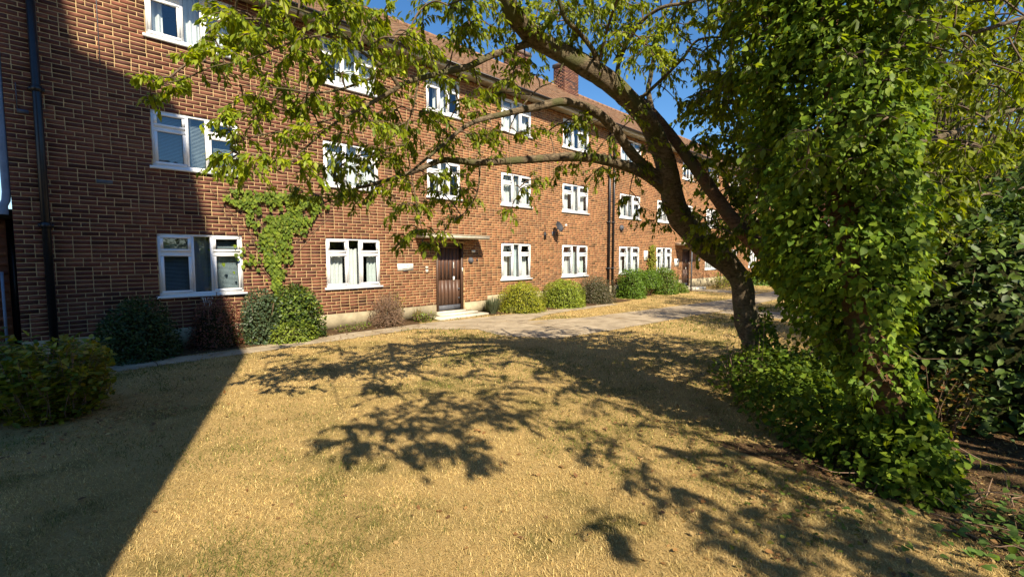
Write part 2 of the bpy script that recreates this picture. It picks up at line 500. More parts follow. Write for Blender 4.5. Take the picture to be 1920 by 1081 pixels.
def vnoise(x, y, s, seed=0):
    r = np.random.default_rng(seed); g = r.random((64, 64))
    u = x * s; v = y * s
    i = np.floor(u).astype(int); j = np.floor(v).astype(int); fu = u - i; fv = v - j
    fu = fu * fu * (3 - 2 * fu); fv = fv * fv * (3 - 2 * fv)
    a = g[i % 64, j % 64]; b = g[(i + 1) % 64, j % 64]; c = g[i % 64, (j + 1) % 64]; d = g[(i + 1) % 64, (j + 1) % 64]
    return (a * (1 - fu) + b * fu) * (1 - fv) + (c * (1 - fu) + d * fu) * fv

def make_grass():
    Vs, Ts, Fs = [], [], []
    base = 0
    # rings by distance ahead of the camera: (near, far, blades per square metre, length)
    for z0, z1, dens, ln, wd in ((1.6, 3.6, 8500, .026, .0030), (3.6, 6.0, 3200, .028, .0042), (6.0, 9.5, 1400, .032, .007), (9.5, 16, 320, .046, .014), (16, 34, 50, .05, .024)):
        area = (z1 ** 2 - z0 ** 2) * 1.16
        n = int(area * dens)
        z = np.sqrt(rng.random(n) * (z1 ** 2 - z0 ** 2) + z0 ** 2)
        u = (rng.random(n) * 2 - 1) * 1.16 * z
        x = z * math.cos(YAW) + u * RT.x; y = z * math.sin(YAW) + u * RT.y
        ok = (y < 10.6)
        jx = x + (vnoise(x, y, 2.2, 51) - .5) * .30; jy = y + (vnoise(x, y, 2.2, 52) - .5) * .34
        for p in (PATH1, PATH2, PATH3): ok &= ~inpoly(jx, jy, p)
        for p in (SOIL, SOIL2): ok &= ~inpoly(x, y, p)
        s3 = inpoly(x, y, SOIL3) | inpoly(x, y, SOIL4); ok &= ~(s3 & (rng.random(n) < .8))
        ok &= (vnoise(x, y, 5, 3) + rng.random(n) * .7) > .35
        x = x[ok]; y = y[ok]; n = len(x)
        d = np.hypot(x, y)
        g = vnoise(x, y, .8, 5) * .5 + vnoise(x, y, 3.1, 6) * .35 + vnoise(x, y, 9, 7) * .15
        shade = np.clip((-(x - (.41 * y - 1.14))) / 2.0, 0, 1)      # the turf beside the block stays greener
        under = np.clip(1 - np.hypot(x - 5.4, y - 2.0) / 4.2, 0, 1)
        green = rng.random(n) < np.clip((g - .47) * 3.2 + .05 + shade * .36 + under * .30, .03, .9)
        straw = palette([(.56, .41, .17), (.48, .34, .13), (.66, .50, .24), (.34, .22, .085), (.54, .38, .15), (.60, .45, .19)], n, .15)
        gr = palette([(.16, .17, .035), (.11, .13, .03), (.22, .20, .055)], n, .15)
        c = np.where(green[:, None], gr, straw)
        patch = (vnoise(x, y, 1.7, 11) * .6 + vnoise(x, y, 6, 12) * .4)[:, None]
        c = c * (.70 + .56 * patch) * np.array([.965, 1.0, 1.04])
        c = c * np.where(s3[ok][:, None], .7, 1)
        L = ln * (.5 + rng.random(n) * 1.1) * (1 + .35 * green)
        a = rng.random(n) * 2 * math.pi
        lean = .55 + rng.random(n) * .95
        dx = np.cos(a); dy = np.sin(a)
        px_ = -dy; py_ = dx
        curl = rng.normal(0, 1.0, n)
        # a blade of two segments that arches over, half width wd/2
        b0 = np.stack([x, y, np.zeros(n)], 1)
        h1 = L * .55; r1 = h1 * np.sin(lean * .6); z_1 = h1 * np.cos(lean * .6)
        b1 = b0 + np.stack([dx * r1, dy * r1, z_1], 1)
        l2 = L * .5; an = lean * 1.35
        dir2x = dx * np.cos(curl) - dy * np.sin(curl); dir2y = dx * np.sin(curl) + dy * np.cos(curl)
        b2 = b1 + np.stack([dir2x * l2 * np.sin(an), dir2y * l2 * np.sin(an), l2 * np.cos(an)], 1)
        hw = (wd * (.5 + rng.random(n) * .8) * .5)[:, None]
        side = np.stack([px_, py_, np.zeros(n)], 1)
        V = np.stack([b0 - side * hw, b0 + side * hw, b1 - side * hw * .9, b1 + side * hw * .9, b2], 1)
        V[..., 2] = np.maximum(V[..., 2], .003)
        Vs.append(V.reshape(-1, 3)); Ts.append(np.repeat(c, 5, 0))
        o = (np.arange(n) * 5)[:, None] + base
        Fs.append((np.concatenate([o, o + 1, o + 3, o + 2], 1), np.concatenate([o + 2, o + 3, o + 4], 1)))
        base += n * 5
    o = npobj('grass', np.concatenate(Vs), [np.concatenate([f[0] for f in Fs]), np.concatenate([f[1] for f in Fs])], M['grass'], None, np.concatenate(Ts))
    tag(o, 'short sun-dried straw coloured lawn grass with a few green blades', 'grass', kind='stuff')
make_grass()

# fallen leaves and twigs under the trees
def litter():
    L = Leaves()
    n = 2600
    c = rng.normal(0, 1, (n, 2)) * np.array([1.5, 1.3]) + np.array([5.2, .6])
    P = np.concatenate([c, rng.random((n, 1)) * .02 + .008], 1)
    n2 = 500
    c2 = np.stack([rng.uniform(-1.5, 9, n2), rng.uniform(2.0, 9.8, n2), np.full(n2, .015)], 1)
    n3 = 350
    c3 = np.stack([rng.uniform(-.5, 6.8, n3), rng.uniform(9.0, 10.6, n3), np.full(n3, .018)], 1)
    c4 = np.stack([rng.normal(.3, .5, 420), rng.normal(6.4, .45, 420), np.full(420, .02)], 1)
    P = np.concatenate([P, c2, c3, c4]); n = len(P)
    D = unit(n); D[:, 2] *= .2
    Nn = unit(n) * .5 + np.array([0, 0, 1])
    L.add(P, D, Nn, rng.uniform(.02, .055, n), palette([(.30, .17, .07), (.20, .10, .04), (.42, .30, .14), (.13, .07, .035)], n))
    o = L.build(None, M['shrub'], 'oval', name='leaf_litter')
    tag(o, 'dry brown fallen leaves scattered over soil and lawn under the trees', 'leaf litter')
litter()

# ------------------------------------------------------------------ the brick block of flats
D = 10.7                      # the street face stands here
X0, X1 = -0.41, 42.0
COURSE = .075
Z0 = .375
EAVE = 6.95
bld = empty('apartment_building', (X0, D, 0), 'long three storey red brick block of flats with white windows and a tiled roof', 'building')
cols3 = [(1.39, 2.80), (4.54, 5.93), (10.22, 11.62), (13.32, 14.92), (17.2, 18.9), (20.5, 22.1), (26.2, 27.8), (29.6, 31.2), (33.4, 35.0), (37.0, 38.6)]
floors = [(.975, 2.175), (3.375, 4.425), (5.7, 6.75)]
DOOR1 = (7.66, 8.66, .0, 2.13); DOOR2 = (23.3, 24.2, .0, 2.13)
openings = []; wins = []
for ci, (a, b) in enumerate(cols3):
    for fi, (z0, z1) in enumerate(floors):
        openings.append((a, b, z0, z1)); wins.append((a, b, z0, z1, ci, fi))
for xs in ((7.40, 8.56), (23.1, 24.4)):
    for fi in (1, 2):
        z0, z1 = floors[fi]; openings.append((xs[0], xs[1], z0, z1)); wins.append((xs[0], xs[1], z0, z1, 99, fi))
openings += [DOOR1, DOOR2]
def merge_cuts(z0, z1, extra=()):
    cuts = [(o[0], o[1]) for o in openings if o[2] < z1 - .01 and o[3] > z0 + .01]
    return sorted(cuts)
def plinth_top(x): return .375 if x < 9.6 else .525
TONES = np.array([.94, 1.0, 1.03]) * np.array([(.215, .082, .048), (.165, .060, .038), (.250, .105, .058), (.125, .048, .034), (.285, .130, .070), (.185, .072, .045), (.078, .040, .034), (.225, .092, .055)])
def brick_field():
    out = []
    k = 0; z = Z0
    while z < EAVE - .03:
        cuts = merge_cuts(z, z + .065)
        x = X0 - (.1125 if k % 2 else 0)
        r = random.Random(k * 13 + 5)
        edges = []
        while x < X1:
            L = .215
            if r.random() < .10: L = .1000
            edges.append((x, min(x + L - .002, X1))); x += L + .010
        for a, b in edges:
            a = max(a, X0)
            if z < plinth_top((a + b) / 2) - .01: continue
            segs = [(a, b)]
            for c0, c1 in cuts:
                ns = []
                for s0, s1 in segs:
                    if s1 <= c0 or s0 >= c1: ns.append((s0, s1))
                    else:
                        if s0 < c0 - .02: ns.append((s0, c0))
                        if s1 > c1 + .02: ns.append((c1, s1))
                segs = ns
            for s0, s1 in segs:
                if s1 - s0 > .025: out.append((s0, s1, z))
        z += COURSE; k += 1
    return np.array(out)
def build_bricks():
    B = brick_field(); n = len(B)
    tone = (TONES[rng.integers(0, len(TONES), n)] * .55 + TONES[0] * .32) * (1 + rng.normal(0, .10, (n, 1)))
    # brick tone grades along the wall, paler and more orange further off
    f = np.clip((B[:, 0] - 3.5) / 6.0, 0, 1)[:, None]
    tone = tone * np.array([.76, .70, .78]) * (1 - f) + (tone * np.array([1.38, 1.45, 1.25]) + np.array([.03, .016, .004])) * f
    # a few bands of dark burnt headers
    dk = (rng.random(n) < .05); tone[dk] *= .45
    proud = rng.uniform(0, .0022, n)
    cx = (B[:, 0] + B[:, 1]) / 2
    P = np.stack([cx, np.full(n, D), B[:, 2] + .03], 1)
    full = (B[:, 1] - B[:, 0]) > .2115
    sc = apparent(P) * full
    # fresh view: prefer bricks seen squarest, i.e. nearest
    pick = np.argsort(-sc)[:300]
    mask = np.ones(n, bool); mask[pick] = False
    UV = np.array([(0, 0, 0), (1, 0, 0), (1, 0, 1), (0, 0, 1), (0, 1, 0), (1, 1, 0), (1, 1, 1), (0, 1, 1)], dtype=float)
    UF = np.array([(0, 1, 2, 3), (1, 5, 6, 2), (4, 0, 3, 7), (3, 2, 6, 7), (4, 5, 1, 0)])
    order = np.argsort(tone[pick].sum(1))
    for g in np.array_split(pick[order], 12):
        V = UV * np.array([.213, .04, .063])
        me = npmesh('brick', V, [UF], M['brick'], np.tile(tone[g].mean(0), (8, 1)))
        for i in g:
            o = bpy.data.objects.new('brick', me)
            COL.objects.link(o); o.parent = bld
            o.location = (B[i, 0] - X0, -proud[i], B[i, 2])
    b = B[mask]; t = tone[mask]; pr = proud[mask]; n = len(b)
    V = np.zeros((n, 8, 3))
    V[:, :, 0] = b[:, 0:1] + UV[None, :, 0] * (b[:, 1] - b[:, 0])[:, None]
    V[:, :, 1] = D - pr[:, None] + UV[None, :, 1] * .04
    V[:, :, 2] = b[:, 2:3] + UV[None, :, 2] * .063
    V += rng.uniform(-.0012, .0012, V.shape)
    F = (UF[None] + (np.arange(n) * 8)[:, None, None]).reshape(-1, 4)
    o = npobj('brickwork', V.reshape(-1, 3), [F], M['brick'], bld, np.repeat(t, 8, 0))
    o['kind'] = 'stuff'
build_bricks()
# bedding mortar face with its openings and their reveals
def wall_sheet():
    m = MB()
    zs = sorted(set([0.0, EAVE + .1] + [o[2] for o in openings] + [o[3] for o in openings]))
    y = D + .0015; back = D + .11
    for z0, z1 in zip(zs[:-1], zs[1:]):
        x = X0 + .002
        for c0, c1 in merge_cuts(z0, z1):
            m.quad((x, y, z0), (c0, y, z0), (c0, y, z1), (x, y, z1)); x = c1
        m.quad((x, y, z0), (X1, y, z0), (X1, y, z1), (x, y, z1))
    for a, b, z0, z1 in openings:
        m.quad((a, y, z0), (a, back, z0), (a, back, z1), (a, y, z1))
        m.quad((b, y, z0), (b, y, z1), (b, back, z1), (b, back, z0))
        m.quad((a, y, z1), (a, back, z1), (b, back, z1), (b, y, z1))
        m.quad((a, y, z0), (b, y, z0), (b, back, z0), (a, back, z0))
    # end walls and rear of the shell
    m.quad((X0 + .002, y, 0), (X0 + .002, y, EAVE), (X0 + .002, D + 8.6, EAVE), (X0 + .002, D + 8.6, 0))
    m.quad((X1, y, 0), (X1, D + 8.6, 0), (X1, D + 8.6, EAVE), (X1, y, EAVE))
    m.quad((X0, D + 8.6, 0), (X0, D + 8.6, EAVE), (X1, D + 8.6, EAVE), (X1, D + 8.6, 0))
    m.build('wall', M['mortar'], bld)
    # rooms behind the glass
    r = MB()
    r.quad((X0 + .2, D + 2.2, 0), (X1 - .2, D + 2.2, 0), (X1 - .2, D + 2.2, EAVE), (X0 + .2, D + 2.2, EAVE))
    for z in (.2, 2.55, 4.95): r.box(X0 + .2, X1 - .2, D + .14, D + 2.19, z, z + .12)
    for x in (X0 + .2, 3.6, 6.6, 9.5, 12.4, 16.0, 19.6, 22.7, 25, 28.7, 32.2, 36): r.box(x, x + .08, D + .14, D + 2.18, .0, EAVE - .02)
    r.build('room_partitions', M['room'], bld)
wall_sheet()
# plinth
m = MB()
def plinth(x0, x1, top, proud=.02):
    m.box(x0, x1, D - proud, D + .004, 0, top)
plinth(X0, DOOR1[0] - .02, .37); plinth(DOOR1[1] + .02, 9.6, .37); plinth(9.6, DOOR2[0] - .02, .52, .024); plinth(DOOR2[1] + .02, X1, .52, .024)
m.build('plinth', M['plinth'], bld)

# roof
def roof():
    y0, z0 = D - .42, EAVE + .03; y1, z1 = 15.1, 10.15
    xa, xb = X0 - .3, X1 + .3
    rd = Vector((0, y1 - y0, z1 - z0)); Ln = rd.length; rd.normalize(); nn = Vector((0, -rd.z, rd.y))
    deck = MB()
    deck.quad((xa, y0 + .02, z0 - .02), (xb, y0 + .02, z0 - .02), (xb, y1, z1 - .02), (xa, y1, z1 - .02))
    deck.quad((xa, y1, z1 - .02), (xb, y1, z1 - .02), (xb, 2 * y1 - y0, z0), (xa, 2 * y1 - y0, z0))
    deck.quad((xa, y0, z0 - .03), (xa, y1, z1 - .02), (xa, 2 * y1 - y0, z0), (xa, 2 * y1 - y0, z0 - .04))
    deck.build('roof_deck', M['tile'], bld)
    W, E = .20, .135
    rows = int(Ln / E); nc = int((xb - xa) / W)
    P = []
    for j in range(rows):
        off = W / 2 if j % 2 else 0
        for i in range(nc):
            P.append((xa + i * W + off, j))
    P = np.array(P); n = len(P)
    t = palette([(1, 1, 1), (1.25, 1.1, 1.0), (.7, .68, .72), (.95, .8, .7), (1.15, 1.25, 1.2)], n, .14)
    yy = y0 + rd.y * P[:, 1] * E; zz = z0 + rd.z * P[:, 1] * E
    sc = apparent(np.stack([P[:, 0], yy, zz], 1))
    pick = np.argsort(-sc)[:300]; pick = pick[sc[pick] > 0]
    mask = np.ones(n, bool); mask[pick] = False
    r = np.array(rd); k = np.array(nn)
    # slate-like wedge: butt end thick and lifted, head tucked under the next course
    UVW = np.array([(0, 0, .004), (1, 0, .004), (1, 0, .024), (0, 0, .024), (1, 1.35, .006), (0, 1.35, .006)])
    TV = np.stack([UVW[:, 0] * (W - .005), UVW[:, 1] * E * r[1] + UVW[:, 2] * k[1], UVW[:, 1] * E * r[2] + UVW[:, 2] * k[2]], 1)
    Q = np.array([(0, 1, 2, 3), (3, 2, 4, 5)]); T = np.array([(1, 4, 2), (0, 3, 5)])
    for g in np.array_split(pick[np.argsort(t[pick].sum(1))], 8):
        me = npmesh('roof_tile', TV, [Q, T], M['tile'], np.tile(t[g].mean(0), (6, 1)))
        for i in g:
            o = bpy.data.objects.new('roof_tile', me); COL.objects.link(o); o.parent = bld
            o.location = (P[i, 0] - X0, yy[i] - D, zz[i])
    pp = np.stack([P[:, 0], yy, zz], 1)[mask]; n = len(pp)
    V = TV[None] + pp[:, None] + rng.uniform(-.002, .002, (n, 6, 3))
    off = (np.arange(n) * 6)[:, None, None]
    o = npobj('roof_tiling', V.reshape(-1, 3), [(Q[None] + off).reshape(-1, 4), (T[None] + off).reshape(-1, 3)], M['tile'], bld, np.repeat(t[mask], 6, 0))
    o['kind'] = 'stuff'
    ri = MB(); x = xa
    while x < xb:
        ri.cyl((x, y1, z1 + .01), (x + .43, y1, z1 + .013), .11, .105, 8, tint=(1.2, 1.1, 1)); x += .45
    ri.build('ridge_tiles', M['tile'], bld)
    so_ = MB(); so_.box(xa, xb, D - .38, D + .0, EAVE - .06, EAVE - .02); so_.build('soffit', M['plinth'], bld)
    fa = MB(); fa.box(xa, xb, D - .42, D - .385, EAVE - .10, EAVE + .04); fa.build('fascia', M['cream'], bld)
    gu = MB()
    n = 10; V = []; F = []
    for xi, x in enumerate((xa, xb)):
        for i in range(n):
            a = math.pi * i / (n - 1) + math.pi
            V.append((x, D - .485 + .06 * math.cos(a), EAVE + .03 + .06 * math.sin(a)))
    F = [(i, i + 1, n + i + 1, n + i) for i in range(n - 1)]
    gu.add(V, F); gu.box(xa, xb, D - .548, D - .541, EAVE + .0, EAVE + .035)
    gu.build('gutter', M['blackpaint'], bld)
    for (cx, cy, wx, wy, zb, zt) in ((18.75, 14.9, 1.05, .75, 9.3, 11.3), (16.35, 16.0, .9, .9, 9.3, 11.5)):
        c = MB(); c.box(cx - wx / 2, cx + wx / 2, cy - wy / 2, cy + wy / 2, zb, zt, (.24, .19, .14))
        c.box(cx - wx / 2 - .05, cx + wx / 2 + .05, cy - wy / 2 - .05, cy + wy / 2 + .05, zt - .18, zt - .02, (.16, .12, .10))
        ch = c.build('chimney', M['brick'], bld)
        bb = MB(); k_ = 0; z = zb
        while z < zt - .2:
            x = cx - wx / 2 - (.11 if k_ % 2 else 0)
            while x < cx + wx / 2:
                a = max(x, cx - wx / 2); e = min(x + .215, cx + wx / 2)
                if e - a > .03: bb.box(a, e, cy - wy / 2 - .01, cy - wy / 2 + .02, z, z + .063, tuple(TONES[random.randrange(8)] * .8 + .02))
                x += .227
            y = cy - wy / 2 - (.11 if k_ % 2 == 0 else 0)
            while y < cy + wy / 2:
                a = max(y, cy - wy / 2); e = min(y + .215, cy + wy / 2)
                if e - a > .03: bb.box(cx - wx / 2 - .01, cx - wx / 2 + .02, a, e, z, z + .063, tuple(TONES[random.randrange(8)] * .8 + .02))
                y += .227
            z += .075; k_ += 1
        o = bb.build('chimney_bricks', M['brick'], ch); o['kind'] = 'stuff'
        pm = MB()
        for q in (-.45, 0, .45):
            if abs(q) < wx / 2 - .1: pm.cyl((cx + q, cy, zt - .02), (cx + q, cy, zt + .28), .11, .085, 10, (1.3, 1.1, .9))
        pm.build('chimney_pots', M['tile'], ch)
roof()

# windows
def window(a, b, z0, z1, style, parent, place=None, seed=0):
    """a three-light white casement: outer frame, opening sashes, panes, sill and what hangs behind"""
    r = random.Random(seed); T = place or (lambda x, y, z: (x, y, z))
    yf = D + .018; yb = D + .085
    def Bx(m, x0, x1, y0, y1, za, zb, tint=(1, 1, 1)):
        m.box(x0, x1, y0, y1, za, zb, tint)
    def fin(m, name, mat, par, smooth=False, label=None):
        if place:
            m.V = [np.array([T(*v) for v in vs]) for vs in m.V]
        return m.build(name, mat, par, smooth, label)
    W = b - a; c1 = a + W * .385; c2 = a + W * .615
    f = .048; t = .028
    zt = z1 - (z1 - z0) * .30
    fr = MB()
    Bx(fr, a + .004, b - .004, yf, yb, z0 + .03, z0 + .03 + f)
    Bx(fr, a + .004, b - .004, yf, yb, z1 - f, z1 - .004)
    Bx(fr, a + .004, a + f, yf, yb, z0 + .03 + f, z1 - f)
    Bx(fr, b - f, b - .004, yf, yb, z0 + .03 + f, z1 - f)
    Bx(fr, c1 - t, c1 + t, yf, yb, z0 + .03 + f, z1 - f)
    Bx(fr, c2 - t, c2 + t, yf, yb, z0 + .03 + f, z1 - f)
    Bx(fr, a + f, c1 - t, yf, yb, zt - t, zt + t)
    Bx(fr, c2 + t, b - f, yf, yb, zt - t, zt + t)
    win = fin(fr, 'window', M['upvc'], parent)
    holes = [(a + f, c1 - t, zt + t, z1 - f, 1), (a + f, c1 - t, z0 + .03 + f, zt - t, 1), (c1 + t, c2 - t, z0 + .03 + f, z1 - f, 0),
             (c2 + t, b - f, zt + t, z1 - f, 1), (c2 + t, b - f, z0 + .03 + f, zt - t, 1)]
    for (x0, x1, za, zb, op) in holes:
        s_ = .042
        if op:
            m = MB(); e = .006
            Bx(m, x0 - e, x1 + e, yf - .014, yf + .03, za - e, za + s_)
            Bx(m, x0 - e, x1 + e, yf - .014, yf + .03, zb - s_, zb + e)
            Bx(m, x0 - e, x0 + s_, yf - .014, yf + .03, za + s_, zb - s_)
            Bx(m, x1 - s_, x1 + e, yf - .014, yf + .03, za + s_, zb - s_)
            # rubber gasket line round the glass
            fin(m, 'sash', M['upvc'], win)
            g = (x0 + s_, x1 - s_, za + s_, zb - s_)
        else: g = (x0, x1, za, zb)
        m = MB(); yg = yf + .022
        m.quad((g[0], yg, g[2]), (g[1], yg, g[2]), (g[1], yg, g[3]), (g[0], yg, g[3]))
        fin(m, 'pane', M['glass'], win)
        k = MB(); q = .006
        Bx(k, g[0], g[1], yg - .009, yg - .003, g[2], g[2] + q); Bx(k, g[0], g[1], yg - .009, yg - .003, g[3] - q, g[3])
        Bx(k, g[0], g[0] + q, yg - .009, yg - .003, g[2] + q, g[3] - q); Bx(k, g[1] - q, g[1], yg - .009, yg - .003, g[2] + q, g[3] - q)
        fin(k, 'gasket', M['blackpaint'], win)
    m = MB(); Bx(m, a - .05, b + .05, D - .045, yb, z0 - .02, z0 + .029)
    fin(m, 'sill', M['upvc'], win)
    if style.get('blind'):
        m = MB(); z = z0 + .1; ztop = z1 - .12
        while z < ztop:
            m.add([(a + .05, yb + .05, z), (b - .05, yb + .05, z), (b - .05, yb + .07, z + .014), (a + .05, yb + .07, z + .014)], [(0, 1, 2, 3)], (.42, .5, .56)); z += .026
        fin(m, 'blind', M['curtain'], win)
    for (u0, u1, ztop, tone) in style.get('curtain', []):
        m = MB(); n = int((u1 - u0) * W / .011); V = []
        y = yb + .11
        amp = .022; ph = r.random() * 6
        zc1 = z0 + .05 + (z1 - z0 - .06) * ztop
        for i in range(n + 1):
            x = a + (u0 + (u1 - u0) * i / n) * W
            d = amp * math.sin(i * .75 + ph) + .012 * math.sin(i * .31 + 2 * ph)
            zz = zc1 + (.012 * math.sin(i * .8) + .03 * math.sin(i * .23) if ztop < .95 else 0)
            V.append((x, y + d * 1.2, z0 + .05)); V.append((x, y + d * .8, zz))
        F = [(2 * i, 2 * i + 2, 2 * i + 3, 2 * i + 1) for i in range(n)]
        m.add(V, F, tone); fin(m, 'curtain', M['curtain'], win, True)
    return win
W_ = (1.05, 1.05, 1.05)
styles = {
 (0, 0): dict(blind=1, curtain=[(.42, .58, 1, (.5, .55, .6)), (.64, .96, .72, (.95, 1, 1.0))]),
 (0, 1): dict(blind=1, curtain=[(.42, .46, 1, W_)]),
 (0, 2): dict(curtain=[(.03, .2, 1, W_), (.38, .98, 1, W_)]),
 (1, 0): dict(curtain=[(.02, .35, .66, W_), (.38, .62, .8, W_), (.80, .97, .66, (.9, .95, .95))]),
 (1, 1): dict(curtain=[(.03, .36, 1, (.9, .9, .9)), (.42, .98, 1, W_)]),
 (1, 2): dict(curtain=[(.3, .98, 1, (1.15, 1.15, 1.15))]),
 (2, 0): dict(curtain=[(.02, .33, .62, W_), (.36, .66, 1, (.85, .95, 1.0)), (.66, .95, .62, W_)]),
 (2, 1): dict(curtain=[(.02, .45, .9, W_), (.55, .98, .9, W_)]), (2, 2): dict(curtain=[(.2, .98, 1, W_)]),
 (3, 0): dict(curtain=[(.02, .33, .7, W_), (.36, .56, 1, W_), (.6, .97, .75, (.9, 1, .95))]),
 (3, 1): dict(curtain=[(.02, .35, .7, W_), (.5, .97, .9, W_)]), (3, 2): dict(curtain=[(.25, .6, 1, W_), (.7, .98, .8, (1, 1, 1))]),
}
for i, (a, b, z0, z1, ci, fi) in enumerate(wins):
    st = styles.get((ci, fi))
    if ci == 99: st = dict(curtain=[(.3, .62, 1, W_)]) if a < 10 else {}
    if st is None:
        st = dict(curtain=[[(.02, .34, 1, W_), (.42, .98, 1, W_)], [(.03, .45, .95, W_), (.6, .97, .95, W_)], [(.02, .97, .75, W_)]][i % 3])
    window(a, b, z0, z1, st, bld, seed=i)

# doors
def door(x0, x1, z0, z1, label):
    yd = D + .07
    fr = MB()
    fr.box(x0, x0 + .06, D + .0, D + .10, z0, z1, (.8, .8, .8)); fr.box(x1 - .06, x1, D + .0, D + .10, z0, z1, (.8, .8, .8))
    fr.box(x0 + .06, x1 - .06, D + .0, D + .10, z1 - .06, z1, (.7, .7, .7))
    d = fr.build('door', M['wood'], bld, label=label)
    zb = z0 + .03; zt = z1 - .065; zm = zb + (zt - zb) * .47; a = x0 + .065; b = x1 - .065; W = b - a
    n = 6; pw = W / n
    for i in range(n):
        t = random.uniform(.75, 1.35)
        m = MB(); m.box(a + i * pw + .004, a + (i + 1) * pw - .004, yd, yd + .03, zb + .16, zm - .0, (t, t, t)); m.build('plank', M['wood'], d)
        m = MB(); m.box(a + i * pw + .018, a + (i + 1) * pw - .018, yd - .006, yd + .03, zm + .002, zt - .07, (t * 1.1, t, t)); m.build('plank', M['wood'], d)
    for i in range(1, n):
        m = MB(); x = a + i * pw
        m.box(x - .0165, x + .0165, yd + .014, yd + .02, zm + .05, zt - .075); m.build('glazing_strip', M['leadgrey'], d)
    m = MB(); m.box(a, b, yd - .008, yd + .03, zb, zb + .155, (1.2, 1.25, 1.3)); m.build('kick_board', M['leadgrey'], d)
    m = MB(); m.box(a, b, yd - .004, yd + .03, zt - .068, zt, (.9, .9, .9)); m.build('top_rail', M['wood'], d)
    m = MB(); m.box(a, b, yd + .032, yd + .045, zb, zt, (.5, .5, .5)); m.build('backing_board', M['wood'], d)
    m = MB(); m.box(b - .27, b - .21, yd - .018, yd - .008, zm - .02, zm + .10); m.build('notice', M['white'], d)
    m = MB(); m.cyl((b - .245, yd - .03, zm + .36), (b - .245, yd - .008, zm + .36), .012, n=8); m.box(b - .253, b - .237, yd - .018, yd - .008, zm + .34, zm + .52); m.build('pull_handle', M['white'], d)
    m = MB()
    for (zz, rr) in ((zb + .35, .022), (zb + .62, .026)):
        m.cyl((b - .07, yd - .04, zz), (b - .07, yd, zz), rr, rr * .8, 10)
    m.build('lock', M['leadgrey'], d)
    m = MB(); m.box(x1 - .045, x1 - .02, D - .012, D, z0 + 1.15, z0 + 1.27); m.build('strike_plate', M['white'], d)
    m = MB(); m.box(x0 - .02, x1 + .02, D - .09, D + .09, 0, z0 + .025); m.build('threshold', M['concrete'], d)
DZ = .14
door(7.69, 8.64, DZ, 2.12, 'dark brown planked door with narrow glazed slots under the concrete canopy')
door(23.33, 24.17, DZ, 2.12, 'far dark brown door half hidden by the leaning tree')
m = MB()
m.box(7.35, 9.1, D - .62, D - .025, 0, .07); m.box(7.55, 8.85, D - .42, D - .022, .07, .135)
m.build('doorstep', M['concrete'], bld)
m = MB(); m.box(22.9, 24.6, D - .75, D - .03, 0, .13); m.build('doorstep', M['concrete'], bld)
# canopies
m = MB(); m.box(6.97, 9.19, D - .58, D - .002, 2.245, 2.33); m.box(6.95, 9.21, D - .6, D - .002, 2.331, 2.345); m.build('door_canopy', M['concrete'], bld)
m = MB(); m.box(22.4, 25.2, D - .9, D - .002, 2.3, 2.42); m.build('door_canopy', M['concrete'], bld)
# downpipes
def pipe(x, y, z0, z1, r, mat, name='downpipe', collars=(1.2, 3.1, 5.0)):
    m = MB(); m.cyl((x, y, z0), (x, y, z1), r, n=14)
    for z in collars:
        if z0 < z < z1: m.cyl((x, y, z), (x, y, z + .09), r * 1.22, n=14); m.box(x - r * 1.7, x + r * 1.7, y + r * .6, y + r * 1.5, z + .02, z + .07)
    return m.build(name, mat, bld, True)
pipe(-.045, D - .085, 0, 7.0, .055, M['blackpaint'], collars=(2.2, 4.35, 6.2))
pipe(16.28, D - .08, .2, 6.95, .05, M['blackpaint'])
pipe(16.62, D - .07, .2, 6.95, .04, M['blackpaint'])
pipe(22.5, D - .85, .05, 2.35, .035, M['leadgrey'], 'canopy_post', ())
m = MB(); V, F = tube_arrays([(-.457, D + .05, 7.0), (-.457, D + .05, 2.75), (-.47, D + .05, 2.62), (-.50, D + .03, 2.54), (-.50, D + .03, 2.40)], .052, 12)
m.add(V, [tuple(f) for f in F]); m.build('downpipe', M['palepipe'], bld, True, 'pale blue grey corner downpipe')
# cable and plate low on the left of the wall
m = MB(); m.box(-.28, -.268, D - .02, D, 4.05, 4.45); m.box(-.28, -.15, D - .03, D, 3.99, 4.05); m.build('cable_clip', M['leadgrey'], bld)
m = MB()
m.box(.60, .815, D - .004, D, 3.0, 3.065)
m.build('air_brick', M['leadgrey'], bld)
m = MB(); m.box(.735, .747, D - .005, D, 5.0, EAVE - .06); m.build('movement_joint', M['leadgrey'], bld)
# ---- things fixed to the wall
def letters(text, x, z, h, mat, name, parent, y, tint=None):
    cu = bpy.data.curves.new(name, 'FONT'); cu.body = text; cu.size = h; cu.extrude = .0005
    o = bpy.data.objects.new(name, cu); COL.objects.link(o)
    dg = bpy.context.evaluated_depsgraph_get()
    me = bpy.data.meshes.new_from_object(o.evaluated_get(dg)); bpy.data.objects.remove(o)
    me.materials.clear(); me.materials.append(mat)
    o = bpy.data.objects.new(name, me)
    o.matrix_basis = Matrix.Translation((x, y, z)) @ Matrix.Rotation(math.radians(90), 4, 'X')
    COL.objects.link(o); o.parent = parent
    o.matrix_parent_inverse = Matrix.Translation(parent.location).inverted()
    return o
def bars(rows, y, parent, mat):
    m = MB()
    for (x0, x1, z, h) in rows:
        x = x0; r = random.Random(int(x0 * 100))
        while x < x1:
            wv = r.uniform(.008, .016); m.box(x, x + wv * .75, y - .0015, y, z, z + h * r.uniform(.6, 1)); x += wv + (.012 if r.random() < .15 else .002)
    return m.build('lettering', mat, parent)
s = empty('house_sign', (6.66, D - .012, 1.46), 'cream rectangular name plate with small dark lettering left of the near door', 'sign')
